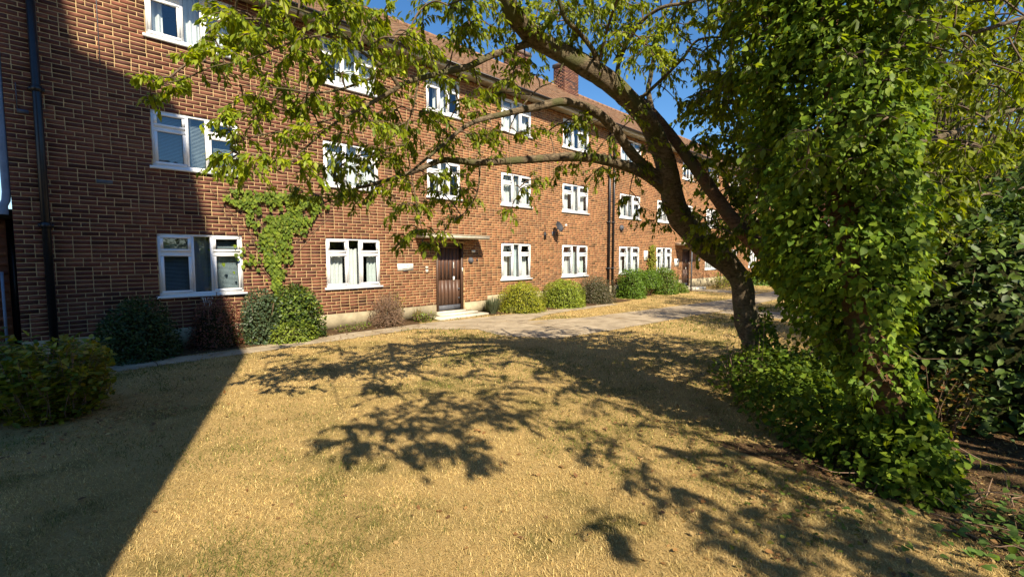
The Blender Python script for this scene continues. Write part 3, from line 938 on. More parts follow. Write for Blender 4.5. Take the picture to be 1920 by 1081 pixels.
m = MB(); m.box(6.42, 6.90, D - .020, D - .004, 1.37, 1.55); m.build('plate', M['white'], s)
bars([(6.49, 6.76, 1.475, .028), (6.80, 6.83, 1.475, .034), (6.55, 6.72, 1.41, .026)], D - .0205, s, M['ink'])
m = MB(); m.box(6.60, 6.74, D - .018, D - .002, 1.345, 1.369); m.build('bracket', M['blackpaint'], s)
s = empty('notice_board', (22.5, D, 1.5), 'white square notice panel beside the far door', 'sign')
m = MB(); m.box(22.38, 22.86, D - .03, D - .004, 1.25, 1.62); m.build('panel', M['white'], s)
m = MB(); m.box(22.62, 22.75, D - .034, D - .031, 1.42, 1.55); m.build('mark', M['ink'], s)
s = empty('round_wall_light', (8.93, D, 1.62), 'dark round bulkhead light right of the near door', 'wall light')
m = MB(); m.cyl((8.93, D - .02, 1.62), (8.93, D, 1.62), .095, n=18); m.build('base', M['leadgrey'], s, True)
m = MB(); m.sphere((8.93, D - .03, 1.62), .08, sy=.7); m.build('cover', M['leadgrey'], s, True)
o = MB(); o.box(8.96, 9.08, D - .05, D, 1.86, 1.93); o.box(8.98, 9.06, D - .058, D - .051, 1.87, 1.90)
o = o.build('junction_box', M['white']); tag(o, 'small white junction box below the right end of the near canopy', 'junction box')
o = MB(); o.box(7.30, 7.38, D - .03, D, 1.40, 1.47); o.box(7.31, 7.37, D - .045, D - .031, 1.30, 1.37, (.3, .3, .3)); o.box(7.30, 7.38, D - .03, D, 1.29, 1.38)
o = o.build('entry_buzzer', M['cream']); tag(o, 'small pale door buzzer between name plate and brown door', 'door buzzer')
o = MB(); o.box(9.15, 9.2, D - .03, D, 1.62, 1.66); o.box(9.16, 9.19, D - .04, D - .03, 1.63, 1.65)
o = o.build('alarm_sensor', M['leadgrey']); tag(o, 'tiny grey sensor on the brick right of the round light', 'sensor')
# satellite dish
def dish(x, z, r):
    s = empty('satellite_dish', (x, D, z), 'dark grey oval satellite dish on the wall above the shrubs', 'satellite dish')
    m = MB(); V = []; F = []; nr, na = 5, 20
    ax = Vector((-.10, -1, .45)).normalized(); e1 = Vector((1, -.1, 0)).normalized(); e2 = ax.cross(e1)
    c = Vector((x, D - .28, z))
    V.append(tuple(c - ax * .07))
    for j in range(1, nr + 1):
        q = j / nr
        for i in range(na):
            t = 2 * math.pi * i / na
            V.append(tuple(c + e1 * math.cos(t) * r * q * .80 + e2 * math.sin(t) * r * q - ax * .07 * (1 - q * q)))
    F = [(0, 1 + i, 1 + (i + 1) % na) for i in range(na)]
    for j in range(nr - 1):
        for i in range(na):
            a = 1 + j * na; F.append((a + i, a + na + i, a + na + (i + 1) % na, a + (i + 1) % na))
    m.add(V, F); m.build('reflector', M['dishgrey'], s, True)
    m = MB(); p = c - e2 * r * .95; q = c + ax * .32 - e2 * r * .5
    if p.z > q.z: pass
    m.tube([tuple(p), tuple((p + q) / 2), tuple(q)], .012, 6); m.build('arm', M['leadgrey'], s)
    m = MB(); m.cyl(tuple(q), tuple(q + ax * -.09), .04, .03, 10); m.build('receiver', M['white'], s)
    m = MB(); m.tube([(x - .02, D, z - .25), (x - .02, D - .1, z - .2), tuple(c - ax * .08)], .02, 6); m.box(x - .1, x + .06, D - .015, D, z - .32, z - .17); m.build('wall_bracket', M['leadgrey'], s)
dish(12.82, 2.80, .20)
o = MB(); o.box(12.28, 12.36, D - .05, D, 2.35, 2.6); o.tube([(12.32, D - .03, 2.6), (12.34, D - .03, 2.75), (12.3, D - .03, 2.86)], .008, 5)
o = o.build('cable_bracket', M['blackpaint']); tag(o, 'small black cable bracket below and left of the satellite dish', 'bracket')
o = MB(); o.cyl((17.3, D - .08, 2.95), (17.3, D, 2.95), .12, .13, 12); o.cyl((17.3, D - .1, 2.95), (17.3, D - .081, 2.95), .06, n=10)
o = o.build('boiler_flue', M['leadgrey'], None, True); tag(o, 'round grey boiler flue right of the twin black downpipes', 'flue')
o = MB(); o.cyl((25.1, D - .12, 1.55), (25.1, D - .02, 1.6), .07, .09, 10); o.box(25.05, 25.15, D - .03, D, 1.2, 1.5)
o = o.build('wall_lantern', M['white'], None, True); tag(o, 'small white lantern on the wall beyond the far door', 'wall light')
s = empty('hanging_basket_bracket', (2.12, D, .86), 'small pale wire basket fixed under the lowest left window', 'basket')
m = MB()
for i in range(5):
    m.tube([(2.04 + .04 * i, D - .13, .93), (2.07 + .025 * i, D - .12, .78)], .005, 5)
for z, w_ in ((.93, .09), (.86, .075), (.78, .055)):
    m.tube([(2.12 - w_, D - .01, z), (2.12 - w_, D - .13, z), (2.12 + w_, D - .13, z), (2.12 + w_, D - .01, z)], .005, 5)
m.build('wire_frame', M['white'], s)

# ------------------------------------------------------------------ low side annexe at the left corner
ann = empty('side_annexe', (-2.2, D + .4, 0), 'low dark brick annexe with a flat roof at the left end of the flats', 'building')
m = MB(); m.box(-4, -.52, D + .42, D + 6, 0, 2.35, (.20, .09, .055)); m.build('wall', M['brick'], ann)
m = MB()
z = .1; k = 0
while z < 2.25:
    x = -.525
    x -= .11 if k % 2 else 0
    while x > -1.9:
        m.box(max(x - .215, -1.95), x, D + .405, D + .43, z, z + .065, tuple(TONES[random.randrange(8)])); x -= .225
    z += .075; k += 1
o = m.build('brickwork', M['brick'], ann); o['kind'] = 'stuff'
m = MB(); m.box(-4.1, -.42, D + .2, D + 6.1, 2.36, 2.5); m.build('flat_roof', M['blackpaint'], ann)
m = MB(); m.box(-.518, -.415, D + .6, D + .64, 0, 2.34); m.build('gate', M['blackpaint'], ann)
m = MB(); m.box(-.60, -.565, D + .2, D + .24, 0, 1.5); m.build('post', M['palepipe'], ann)

# ------------------------------------------------------------------ the far wing closing the courtyard
wing = empty('far_wing', (42, 2, 0), 'far brick wing closing the courtyard beyond the leaning trees', 'building')
m = MB(); m.box(42.02, 50, -14, 10.6, 0, 6.9, (.30, .145, .085)); m.build('wall', M['brick'], wing)
m = MB()
m.add([(41.6, -14.4, 6.9), (41.6, 10.6, 6.9), (46, 10.6, 10), (46, -14.4, 10)], [(0, 1, 2, 3)])
m.add([(46, -14.4, 10), (46, 10.6, 10), (50.4, 10.6, 6.9), (50.4, -14.4, 6.9)], [(0, 1, 2, 3)])
m.add([(41.6, -14.4, 6.9), (46, -14.4, 10), (50.4, -14.4, 6.9)], [(0, 1, 2)])
m.build('roof', M['tile'], wing)
for iy, y in enumerate((8, 4.6, 1.2, -2.2, -5.6)):
    for fi, (z0, z1) in enumerate(floors):
        # turned a quarter so that it faces back along the courtyard
        window(0, 1.5, z0, z1, dict(curtain=[(.05, .4, 1, W_)]), wing, place=lambda x, yy, z, y=y: (42.02 + (yy - D) - .06, y - x, z), seed=iy * 3 + fi)

# ------------------------------------------------------------------ the block beside the camera that throws the big shadow
nb = empty('neighbouring_block', (-6, -1, 0), 'tall neighbouring brick block beside the viewer, casting the long straight shade', 'building')
YM = -3.5                 # the ridge; the side wall runs along the sunlight's bearing
KX, KZ = .39, .95
sil = [(3.05, -14), (3.02, -1.6), (2.60, .2), (2.20, 2.4), (1.95, 3.9), (1.80, 4.62), (1.30, 4.88), (.75, 5.10), (.46, 5.22), (.38, 5.9), (.30, 7.8), (-.9, 7.8), (-1.0, 5.8), (-8, 5.8), (-8, -14)]
V = []; n1 = len(sil)
for dy, drop in ((2.5, 2.6), (0, 0), (-2.5, 2.6)):
    for x, z in sil:
        V.append((x - KX * (D - YM) + KX * dy, YM + dy, max(0, z + KZ * (D - YM) - (drop if z > -10 else 0))))
m = MB()
F = [tuple(range(n1)), tuple(range(3 * n1 - 1, 2 * n1 - 1, -1))]
for q in (0, n1): F += [(q + i, q + n1 + i, q + n1 + (i + 1) % n1, q + (i + 1) % n1) for i in range(n1)]
m.add(V, F, (.25, .12, .075)); m.build('wall', M['brick'], nb)

# ------------------------------------------------------------------ trees
LEAFC = [(.15, .205, .012), (.21, .265, .014), (.085, .135, .010), (.27, .31, .018)]
IVYC = [(.10, .175, .018), (.14, .225, .020), (.055, .105, .014), (.21, .28, .03)]
def dense_path(pts, rad, sub=5): return smooth_path(pts, rad, sub)

class Tree:
    def __init__(s, name, loc, label, cat, leafm, group=None):
        s.root = empty(name, loc, label, cat, group)
        s.L = Leaves(); s.W = Wood(); s.nodes = []; s.nrad = []; s.leafm = leafm
    def limb(s, pts, rad, name='branch', mat='bark', n=12, lump=.09, reg=True):
        P, R = dense_path([tuple(p) for p in pts], rad, 6)
        V, F = tube_arrays(P, R, n, lump, len(s.nodes))
        npobj(name, V, [F], M[mat], s.root, np.ones((len(V), 3)), True)
        if reg:
            s.nodes += list(P); s.nrad += list(R)
    def spray(s, c, r, nl, size, cols, droop=.75, nt=5, col=1.0, twigr=.006, up=0.0):
        """a bunch of leafy shoots round c, joined to the nearest limb"""
        c = np.array(c, dtype=float)
        nd = np.array(s.nodes); d = np.linalg.norm(nd - c, axis=1) + .25 * np.maximum(0, nd[:, 2] - c[2])
        k = int(np.argmin(d)); a = nd[k]
        L = np.linalg.norm(c - a)
        if L > .04:
            mid = (a + c) / 2 + np.array([0, 0, .10 * L]) + rng.normal(0, .05 * L, 3)
            P, R = smooth_path([a, mid, c], [min(.013 * max(L, .5) ** .7, s.nrad[k]), .008, .004], 5)
            s.W.add(P, R, 4)
            s.nodes += list(P[2::3]); s.nrad += [.01] * len(P[2::3])
        per = max(1, nl // nt)
        out = (c - a) / (L + 1e-6)
        for t in range(nt):
            dv = unit(1)[0] * 1.0 + out * .7; dv[2] = dv[2] * .5 - .15 + up
            dv /= np.linalg.norm(dv)
            ln = r * rng.uniform(.7, 1.35)
            e = c + dv * ln + np.array([0, 0, -.25 * ln])
            P, R = smooth_path([c, c + dv * ln * .55, e], [.0045, .003, .0016], 4)
            s.W.add(P, R, 3)
            tt = rng.random(per) ** .75 * (len(P) - 1)
            i0 = np.minimum(tt.astype(int), len(P) - 2); f = (tt - i0)[:, None]
            base = P[i0] * (1 - f) + P[i0 + 1] * f + rng.normal(0, .010, (per, 3))
            u = unit(per); u -= (u @ dv)[:, None] * dv
            D_ = u * .75 + dv * .5 + np.array([0, 0, -droop]) + rng.normal(0, .15, (per, 3))
            Nn = np.array([0, 0, 1.0]) + unit(per) * .55 + u * .4
            s.L.add(base, D_, Nn, size * rng.uniform(.6, 1.25, per), palette(cols, per) * col)
    def finish(s, kind, singles, twig='twig'):
        if s.W.n: s.W.build('twigs', M[twig], s.root, True)
        s.L.build(s.root, s.leafm, kind, singles)

# ---- the leaning tree whose arching limbs cross the picture
tA = Tree('leaning_tree', (7.45, 2.1, 0), 'leaning tree with a dark curved mossy trunk and arching leafy limbs over the lawn', 'tree', M['leaf'])
def pts(l): return [at(a, b, d) for a, b, d in l]
g0 = on_ground(1440, 708); g0.z = -.1
tA.limb([g0] + pts([(1418, 645, 6.75), (1396, 585, 6.7), (1390, 532, 6.6), (1362, 492, 6.5), (1310, 450, 6.3), (1273, 400, 6.1), (1256, 345, 5.9), (1243, 290, 5.8), (1218, 235, 5.6),
        (1180, 187, 5.4), (1130, 145, 5.2), (1068, 108, 5.0), (1008, 76, 4.8), (980, 48, 4.6), (955, 12, 4.4), (930, -60, 4.2), (895, -160, 4.0)]),
        [.26, .185, .155, .15, .165, .16, .15, .14, .128, .12, .112, .105, .10, .096, .09, .082, .07, .06, .05], name='trunk', n=18, lump=.10)
SUBL = [
 # arching limbs seen against the wall
 ([(1236, 335, 5.85), (1190, 293, 5.6), (1153, 243, 5.4), (1113, 208, 5.2), (1060, 191, 5.0), (1010, 200, 4.85), (950, 213, 4.7), (880, 233, 4.5), (815, 285, 4.3), (760, 330, 4.2)], [.085, .08, .075, .07, .06, .05, .04, .028, .018, .008]),
 ([(1252, 362, 6.0), (1228, 340, 5.8), (1193, 318, 5.6), (1133, 300, 5.4), (1067, 294, 5.2), (983, 300, 5.0), (900, 305, 4.85), (833, 300, 4.7), (780, 320, 4.6), (713, 342, 4.5), (660, 356, 4.4), (600, 385, 4.3)], [.09, .085, .08, .075, .065, .052, .045, .04, .032, .024, .015, .006]),
 ([(1003, 78, 4.8), (960, 92, 4.65), (920, 105, 4.5), (880, 124, 4.4), (845, 133, 4.3), (813, 141, 4.2), (770, 152, 4.1), (748, 163, 4.0), (697, 193, 3.9), (657, 213, 3.8), (613, 242, 3.7), (557, 293, 3.6), (530, 325, 3.55)], [.05, .045, .042, .038, .034, .03, .027, .026, .02, .016, .012, .008, .004]),
 ([(748, 163, 4.0), (727, 134, 3.9), (680, 98, 3.75), (640, 62, 3.6), (607, 38, 3.5), (560, 18, 3.4), (507, 3, 3.3), (450, -15, 3.2)], [.024, .022, .017, .014, .012, .010, .008, .005]),
 ([(727, 134, 3.9), (680, 153, 3.75), (640, 167, 3.6), (590, 174, 3.5), (520, 165, 3.4), (440, 160, 3.3)], [.016, .014, .012, .010, .007, .003]),
 ([(640, 62, 3.6), (560, 75, 3.45), (470, 110, 3.3), (400, 125, 3.25), (340, 150, 3.2), (290, 158, 3.2)], [.011, .010, .008, .006, .005, .003]),
 ([(657, 213, 3.8), (560, 240, 3.6), (480, 255, 3.5), (430, 275, 3.4)], [.010, .008, .006, .003]),
 ([(785, 152, 4.12), (775, 200, 4.1), (762, 250, 4.05), (770, 320, 4.0), (785, 400, 4.0), (795, 450, 4.0)], [.012, .010, .008, .007, .005, .003]),
 ([(1150, 165, 5.3), (1120, 120, 5.1), (1112, 95, 5.0), (1085, 60, 4.8), (1060, 35, 4.6), (1040, -20, 4.4), (1000, -100, 4.1)], [.045, .04, .035, .03, .028, .024, .02]),
 ([(1155, 155, 5.3), (1160, 120, 5.2), (1172, 90, 5.0), (1200, 45, 4.8), (1240, 15, 4.6), (1290, 5, 4.5), (1350, -10, 4.4)], [.036, .032, .028, .025, .022, .018, .012]),
 ([(1120, 130, 5.15), (1135, 70, 4.9), (1150, 20, 4.6), (1180, -60, 4.2)], [.025, .02, .018, .012]),
 ([(1195, 190, 5.45), (1240, 150, 5.3), (1280, 110, 5.1), (1310, 75, 5.0), (1370, 70, 4.9)], [.03, .025, .02, .016, .01]),
 ([(1060, 108, 4.95), (1040, 150, 4.9), (1005, 170, 4.85), (960, 230, 4.8), (955, 290, 4.8), (970, 370, 4.8)], [.012, .01, .009, .007, .005, .003]),
 ([(900, 306, 4.85), (895, 360, 4.85), (870, 400, 4.8), (840, 420, 4.75)], [.014, .010, .007, .003]),
]
for p, r in SUBL: tA.limb(pts(p), [q * .78 for q in r], n=10, lump=.08)
# limbs that carry on over the viewer's head
hi = [(2.35, 2.35, 4.9), (1.9, 1.4, 5.3), (1.5, .2, 5.6), (1.3, -1.0, 5.8)]
tA.limb([at(895, -160, 4.0)] + [Vector(p) for p in hi], [.06, .05, .04, .03, .015], n=8)
tA.limb([at(1000, -100, 4.1), Vector((2.9, 1.5, 4.8)), Vector((2.7, .2, 5.4)), Vector((2.4, -1.2, 5.8))], [.03, .03, .022, .012], n=8)
tA.limb([at(930, -60, 4.2), Vector((1.9, 2.7, 4.3)), Vector((1.3, 2.1, 4.35)), Vector((.85, 1.6, 4.3))], [.035, .03, .02, .010], n=8)
tA.limb([at(1350, -10, 4.4), Vector((4.0, .6, 4.6)), Vector((3.8, -.8, 5.2)), Vector((3.6, -2.4, 5.6))], [.03, .03, .022, .012], n=8)
BL = """285,155,22,3.2 325,152,18,3.2 372,128,28,3.25 398,80,34,3.2 430,110,34,3.3 440,45,45,3.2 500,30,45,3.3 490,85,40,3.3 550,60,40,3.4 560,105,34,3.45 600,45,36,3.5 630,95,40,3.6 650,30,34,3.5 690,60,34,3.7
700,105,40,3.8 745,85,40,3.85 790,95,36,4.0 810,125,36,4.2 850,105,40,4.3 760,115,30,4.0 800,20,34,4.0 850,28,36,4.1 900,20,40,4.2 880,60,34,4.2 920,60,34,4.3 940,110,34,4.5 960,30,30,4.3 700,150,36,3.9
455,190,34,3.35 415,235,28,3.4 500,165,36,3.4 530,185,34,3.5 590,190,36,3.6 640,150,34,3.6 580,150,28,3.5 580,225,40,3.6 480,240,40,3.5 440,265,36,3.4 530,268,42,3.55 590,268,42,3.65 640,262,40,3.7 690,240,42,3.85
740,222,40,4.0 785,222,40,4.1 455,315,34,3.5 505,315,40,3.5 560,322,40,3.6 610,330,40,3.9 425,300,22,3.4 660,310,36,4.1 715,295,40,4.1 765,278,40,4.1 820,240,36,4.3 860,200,40,4.4 900,175,36,4.5 850,165,30,4.3
875,265,40,4.5 925,255,34,4.7 800,340,40,4.2 850,335,36,4.6 765,355,36,4.1 830,375,36,4.5 700,355,38,4.4 650,368,30,4.4 780,395,28,4.0 860,415,24,4.7 792,440,24,4.0 795,462,16,4.0 900,318,34,4.8 940,300,28,4.8
880,365,30,4.8 975,365,32,4.8 960,400,24,4.8 1000,345,26,4.9 1020,255,32,5.0 985,120,30,4.7 960,160,34,4.7 1005,150,26,4.8 970,260,30,4.8 910,225,30,4.6 1050,35,46,4.6 1100,25,46,4.7 1140,60,36,4.9 1200,25,50,4.8
1250,60,40,4.9 1180,100,28,5.0 1290,25,50,4.7 1330,60,50,4.9 1380,30,50,4.8 1300,110,44,5.0 1250,150,34,5.2 1345,150,46,5.1 1100,225,32,5.2 1150,262,32,5.3 1185,235,30,5.4 1100,290,28,5.3 1130,325,28,5.4 1180,325,34,5.5
1205,290,30,5.6 1180,375,22,5.6 1225,420,20,6.0 1240,395,16,6.0 1050,320,26,5.2 1060,240,26,5.1 1010,60,30,4.6 1080,75,28,4.8 1230,100,34,5.0 1400,100,46,5.0 1270,200,28,5.3 620,30,34,3.5 720,30,26,3.8 560,5,40,3.3
640,210,30,3.7 730,180,30,3.9 680,200,34,3.8 830,290,30,4.4 740,320,32,4.3 600,375,20,4.3 560,360,16,4.3"""
for q in BL.split():
    x, y, r, d = [float(v) for v in q.split(',')]
    c = at(x, y - r * .35, d + rng.uniform(-.15, .25))
    R = r * 1.25 * d / 860
    col = 1.15 if d < 3.9 else .9
    tA.spray(c, R, int(40 + r * 1.9), .066, LEAFC, nt=6, col=col)
    if rng.random() < .40:
        tA.spray(at(x + rng.uniform(-30, 30), y + rng.uniform(-22, 22), d + rng.uniform(0, .5)), R, int(34 + r * 1.6), .066, LEAFC, nt=5, col=col * .9)
for _ in range(46):
    x = rng.uniform(960, 1420); y = rng.uniform(-25, 130); d = rng.uniform(4.4, 5.4)
    tA.spray(at(x, y, d), rng.uniform(.16, .26), 95, .064, LEAFC, nt=5)
# foliage above and behind the frame: known from the dappled shade it throws on the lawn
def caster(px, py, h):
    g = on_ground(px, py); return Vector((g.x - .39 / .95 * h, g.y - 1 / .95 * h, h))
SH = """520,680,.26,3.8 590,665,.3,3.9 540,665,.26,3.9 1010,680,.36,4.9 650,810,.32,4.3 700,790,.36,4.2 690,840,.28,4.3 640,840,.22,4.3 760,800,.40,4.5 760,850,.30,4.4 820,815,.40,4.6 860,850,.28,4.7 850,780,.40,4.7 800,760,.40,4.4 740,750,.40,4.3 680,740,.36,4.2 900,760,.42,4.8 895,875,.17,4.8 890,800,.34,4.8
950,740,.44,5.0 960,790,.28,5.0 1000,720,.45,5.0 870,720,.42,4.6 780,710,.42,4.4 700,700,.38,4.2 620,700,.34,4.0 560,690,.32,3.9 820,850,.30,4.6 790,780,.4,4.5 910,780,.34,4.8 720,820,.34,4.3
1060,740,.42,5.1 1120,760,.42,5.2 1180,760,.45,5.3 1040,700,.42,5.0 960,690,.42,4.9 1100,700,.4,5.0 1180,700,.4,5.2 880,680,.4,4.6 640,670,.34,4.0 730,665,.36,4.2 830,660,.38,4.4"""
for q in SH.split():
    x, y, r, h = [float(v) for v in q.split(',')]
    c = caster(x, y - 14, h)
    tA.spray(c, r * 1.12, int(90 + 560 * r), .085, LEAFC, nt=11)
tA.finish('lance', 300)

# ---- the climber-clad tree on the right
tB = Tree('climber_clad_tree', (4.47, .11, 0), 'two stemmed tree on the right wrapped in a thick leafy climber', 'tree', M['leaf'])
b0 = on_ground(1742, 905); b0.z = -.1
b1 = on_ground(1735, 880); b1.z = -.1
stem1 = [b0] + pts([(1690, 810, 3.65), (1640, 705, 3.85), (1572, 612, 4.2), (1505, 535, 4.5), (1450, 486, 4.8), (1390, 430, 5.1), (1340, 365, 5.4), (1300, 310, 5.6), (1262, 258, 5.8), (1228, 215, 5.9), (1200, 182, 6.0)])
tB.limb(stem1, [.15, .12, .11, .10, .095, .09, .080, .075, .07, .064, .055, .035], name='trunk', mat='bark2', n=14)
tB.limb(pts([(1222, 207, 5.9), (1216, 170, 5.9), (1220, 145, 5.9), (1235, 60, 5.8), (1270, -20, 5.6)]), [.04, .032, .028, .02, .012])
stem2 = [b1] + pts([(1672, 770, 3.6), (1632, 660, 3.65), (1605, 560, 3.7), (1585, 430, 3.75), (1570, 280, 3.8), (1555, 120, 3.85), (1545, -60, 3.9), (1540, -300, 3.9)])
tB.limb(stem2, [.16, .12, .115, .11, .10, .09, .08, .07, .05], name='trunk', mat='bark2', n=14)
for p, r in [
  ([(1556, 130, 3.85), (1640, 110, 3.9), (1740, 78, 4.0), (1830, 60, 4.0), (1925, 32, 4.0)], [.04, .03, .024, .020, .016]),
  ([(1575, 300, 3.8), (1680, 280, 4.3), (1790, 248, 4.8), (1860, 218, 5.0), (1930, 200, 5.2)], [.04, .034, .03, .025, .02]),
  ([(1550, 0, 3.85), (1480, -60, 3.9), (1420, -140, 3.9)], [.04, .03, .02]),
  ([(1590, 450, 3.75), (1700, 400, 4.4), (1820, 370, 5.0), (1930, 350, 5.4)], [.035, .03, .02, .012]),
  ([(1560, 200, 3.9), (1480, 230, 4.6), (1410, 260, 5.4), (1350, 300, 6.2)], [.035, .03, .02, .012]),
  ([(1565, 240, 3.9), (1500, 320, 4.8), (1440, 380, 5.8), (1390, 420, 6.8)], [.03, .025, .02, .012]),
  ([(1548, -30, 3.9), (1620, -160, 3.6), (1720, -300, 3.4)], [.05, .04, .03]),
  ([(1552, 40, 3.85), (1450, 30, 4.4), (1380, 60, 5.2), (1310, 110, 6.0)], [.03, .025, .02, .012])]:
    tB.limb(pts(p), r, mat='bark', n=8)
def scatter(tree, boxes, cols, size, dens, col=1.0, nt=5, up=0.0):
    for (x0, x1, y0, y1, d0, d1, n, r0, r1) in boxes:
        for _ in range(n):
            x = rng.uniform(x0, x1); y = rng.uniform(y0, y1); d = rng.uniform(d0, d1)
            r = rng.uniform(r0, r1)
            tree.spray(at(x, y, d), r, int(dens * r), size * rng.uniform(.85, 1.1), cols, nt=nt, col=col * rng.uniform(.8, 1.15), up=up)
OLIVE = [(.12, .17, .014), (.18, .23, .018), (.07, .105, .010), (.23, .27, .022)]
scatter(tB, [
  (1600, 1930, -40, 150, 3.6, 5.2, 80, .16, .30),
  (1620, 1930, 150, 300, 4.0, 6.0, 34, .16, .28),
  (1640, 1800, 260, 440, 4.0, 6.0, 40, .16, .28),
  (1640, 1930, 360, 520, 4.6, 6.2, 46, .16, .28),
  (1370, 1560, -60, 140, 3.9, 5.2, 46, .18, .30),
  (1300, 1480, 130, 320, 4.8, 6.6, 70, .18, .30),
  (1310, 1500, 290, 470, 5.0, 7.5, 84, .18, .30),
  (1420, 1520, 420, 520, 5.0, 6.5, 20, .14, .22)], OLIVE, .070, 300, nt=5)
LIME = [(.13, .19, .025), (.17, .23, .03), (.09, .15, .02)]
scatter(tB, [(1500, 1690, 120, 330, 3.2, 3.7, 26, .12, .22), (1560, 1720, -30, 130, 3.2, 3.8, 20, .12, .22), (1620, 1730, 300, 560, 3.4, 4.2, 22, .12, .22), (1390, 1500, 0, 420, 3.9, 4.6, 34, .14, .24)], LIME, .078, 190, nt=5)
tB.finish('oval', 260)

# ---- the tree standing behind the viewer: only its shade reaches the picture
tC = Tree('overhanging_tree', (5.0, -5.2, 0), 'tree behind the viewer whose crown dapples the right side of the lawn', 'tree', M['leaf'])
tC.limb([Vector(p) for p in ((5.0, -5.2, -.1), (4.9, -5.0, 1.4), (4.7, -4.7, 2.8), (4.4, -4.4, 4.2), (4.2, -4.2, 6.0))], [.26, .2, .17, .13, .06], name='trunk')
for e in ((2.6, -2.6, 4.6), (1.6, -3.4, 5.0), (3.6, -2.0, 4.3), (5.4, -2.2, 4.4), (6.6, -3.4, 4.6), (4.4, -2.6, 5.2)):
    e = Vector(e); tC.limb([Vector((4.6, -4.6, 3.2)), Vector((4.6, -4.6, 3.2)).lerp(e, .5) + Vector((0, 0, .3)), e], [.08, .05, .02], n=8)
SHC = """1150,830,.20,4.2 1200,800,.30,4.2 1250,780,.36,4.2 1240,840,.24,4.2 1300,810,.38,4.3 1350,840,.38,4.3 1200,880,.20,4.2 1260,910,.24,4.2 1180,900,.14,4.2 1330,900,.30,4.3 1400,880,.38,4.4 1130,975,.17,3.9 1165,1005,.14,3.9 1310,960,.20,4.0
1100,840,.24,4.2 1080,800,.26,4.2 1390,950,.30,4.2 1450,1000,.26,4.0 1350,1010,.16,3.9 1500,940,.34,4.2 1540,1010,.32,4.0 1600,980,.38,4.0 1450,900,.4,4.4 1300,760,.45,4.5 1250,940,.16,4.0 1420,1050,.14,3.9 1700,1040,.30,3.8 1620,1050,.2,3.8
1400,780,.45,4.6 1480,820,.45,4.6 1560,860,.45,4.5 1640,900,.42,4.4 1720,930,.40,4.3 1550,800,.4,4.8 1800,1000,.3,4.0 1850,900,.34,4.4 1450,860,.4,4.4 1520,900,.36,4.3 1350,730,.5,4.6 1580,1010,.3,4.0 1480,980,.3,4.1"""
for q in SHC.split():
    x, y, r, h = [float(v) for v in q.split(',')]
    tC.spray(caster(x, y, h), r, int(50 + 330 * r), .080, LEAFC, nt=8)
tC.finish('small', 0)

# ---- the climber itself: heart shaped leaves clothing both stems
def clothe(L, W, path, rad_fn, per_m, size, cols, seed=0, hang=.6, lit=1.0):
    P = np.array([tuple(p) for p in path]); P, _ = smooth_path(P, np.zeros(len(P)), 8)
    seg = np.linalg.norm(np.diff(P, axis=0), axis=1); Lc = np.concatenate([[0], np.cumsum(seg)])
    n = int(Lc[-1] * per_m)
    s_ = rng.random(n) * Lc[-1]; i = np.clip(np.searchsorted(Lc, s_) - 1, 0, len(P) - 2)
    f = ((s_ - Lc[i]) / (seg[i] + 1e-9))[:, None]
    c = P[i] * (1 - f) + P[i + 1] * f
    T = (P[i + 1] - P[i]) / (seg[i][:, None] + 1e-9)
    u = unit(n); u -= (u * T).sum(1)[:, None] * T; u /= np.linalg.norm(u, axis=1)[:, None]
    tt = s_ / Lc[-1]
    R = rad_fn(tt)
    # bulges and hollows so that light and dark clumps form
    bul = vnoise(c[:, 2] * 1 + u[:, 0] * .7 + 9, u[:, 1] * .9 + c[:, 2] * .6 + 7, 2.3, 21 + seed)
    rr = R * (.30 + 1.05 * bul) * (.82 + .25 * rng.random(n))
    keep = rng.random(n) < np.clip(bul * 2.2 - .2, .12, 1)
    p = c + u * rr[:, None]
    D_ = u * .55 + np.array([0, 0, -hang]) + unit(n) * .55
    Nn = u * .8 + np.array([0, 0, .5]) + unit(n) * .85
    L.add(p[keep], D_[keep], Nn[keep], size * rng.uniform(.55, 1.25, keep.sum()), palette(cols, keep.sum()) * lit)
ivy = empty('climbing_plant', (4.47, .11, 0), 'heart leaved climber smothering the right hand tree from its foot to the top', 'climber')
IL = Leaves(); IW = Wood()
clothe(IL, IW, stem2, lambda t: .20 + .42 * np.clip(t * 3.2 - .35, 0, 1), 3600, .054, IVYC, 0)
clothe(IL, IW, [stem2[i] for i in (3, 4, 5, 6, 7, 8)], lambda t: .36 + .12 * np.sin(t * 17), 2400, .054, IVYC, 1)
clothe(IL, IW, stem1[0:4], lambda t: .24 + .0 * t, 1300, .052, IVYC, 2, lit=.8)
clothe(IL, IW, stem1[3:6], lambda t: .14 + .22 * (1 - t), 1300, .052, IVYC, 3)
# hanging curtain left of the stem and the shoulder on the right
clothe(IL, IW, pts([(1530, -60, 4.0), (1500, 100, 4.1), (1480, 260, 4.2), (1490, 400, 4.3), (1510, 520, 4.3)]), lambda t: .30 + .12 * np.sin(t * 21 + 1), 2200, .055, IVYC, 4, lit=.85)
clothe(IL, IW, pts([(1640, -40, 3.6), (1650, 120, 3.6), (1650, 280, 3.65), (1640, 400, 3.7), (1640, 520, 3.7), (1665, 600, 3.6)]), lambda t: .30 - .12 * t + .08 * np.sin(t * 25), 2200, .056, [(.10, .155, .025), (.13, .18, .03), (.07, .12, .022)], 5, lit=1.05)
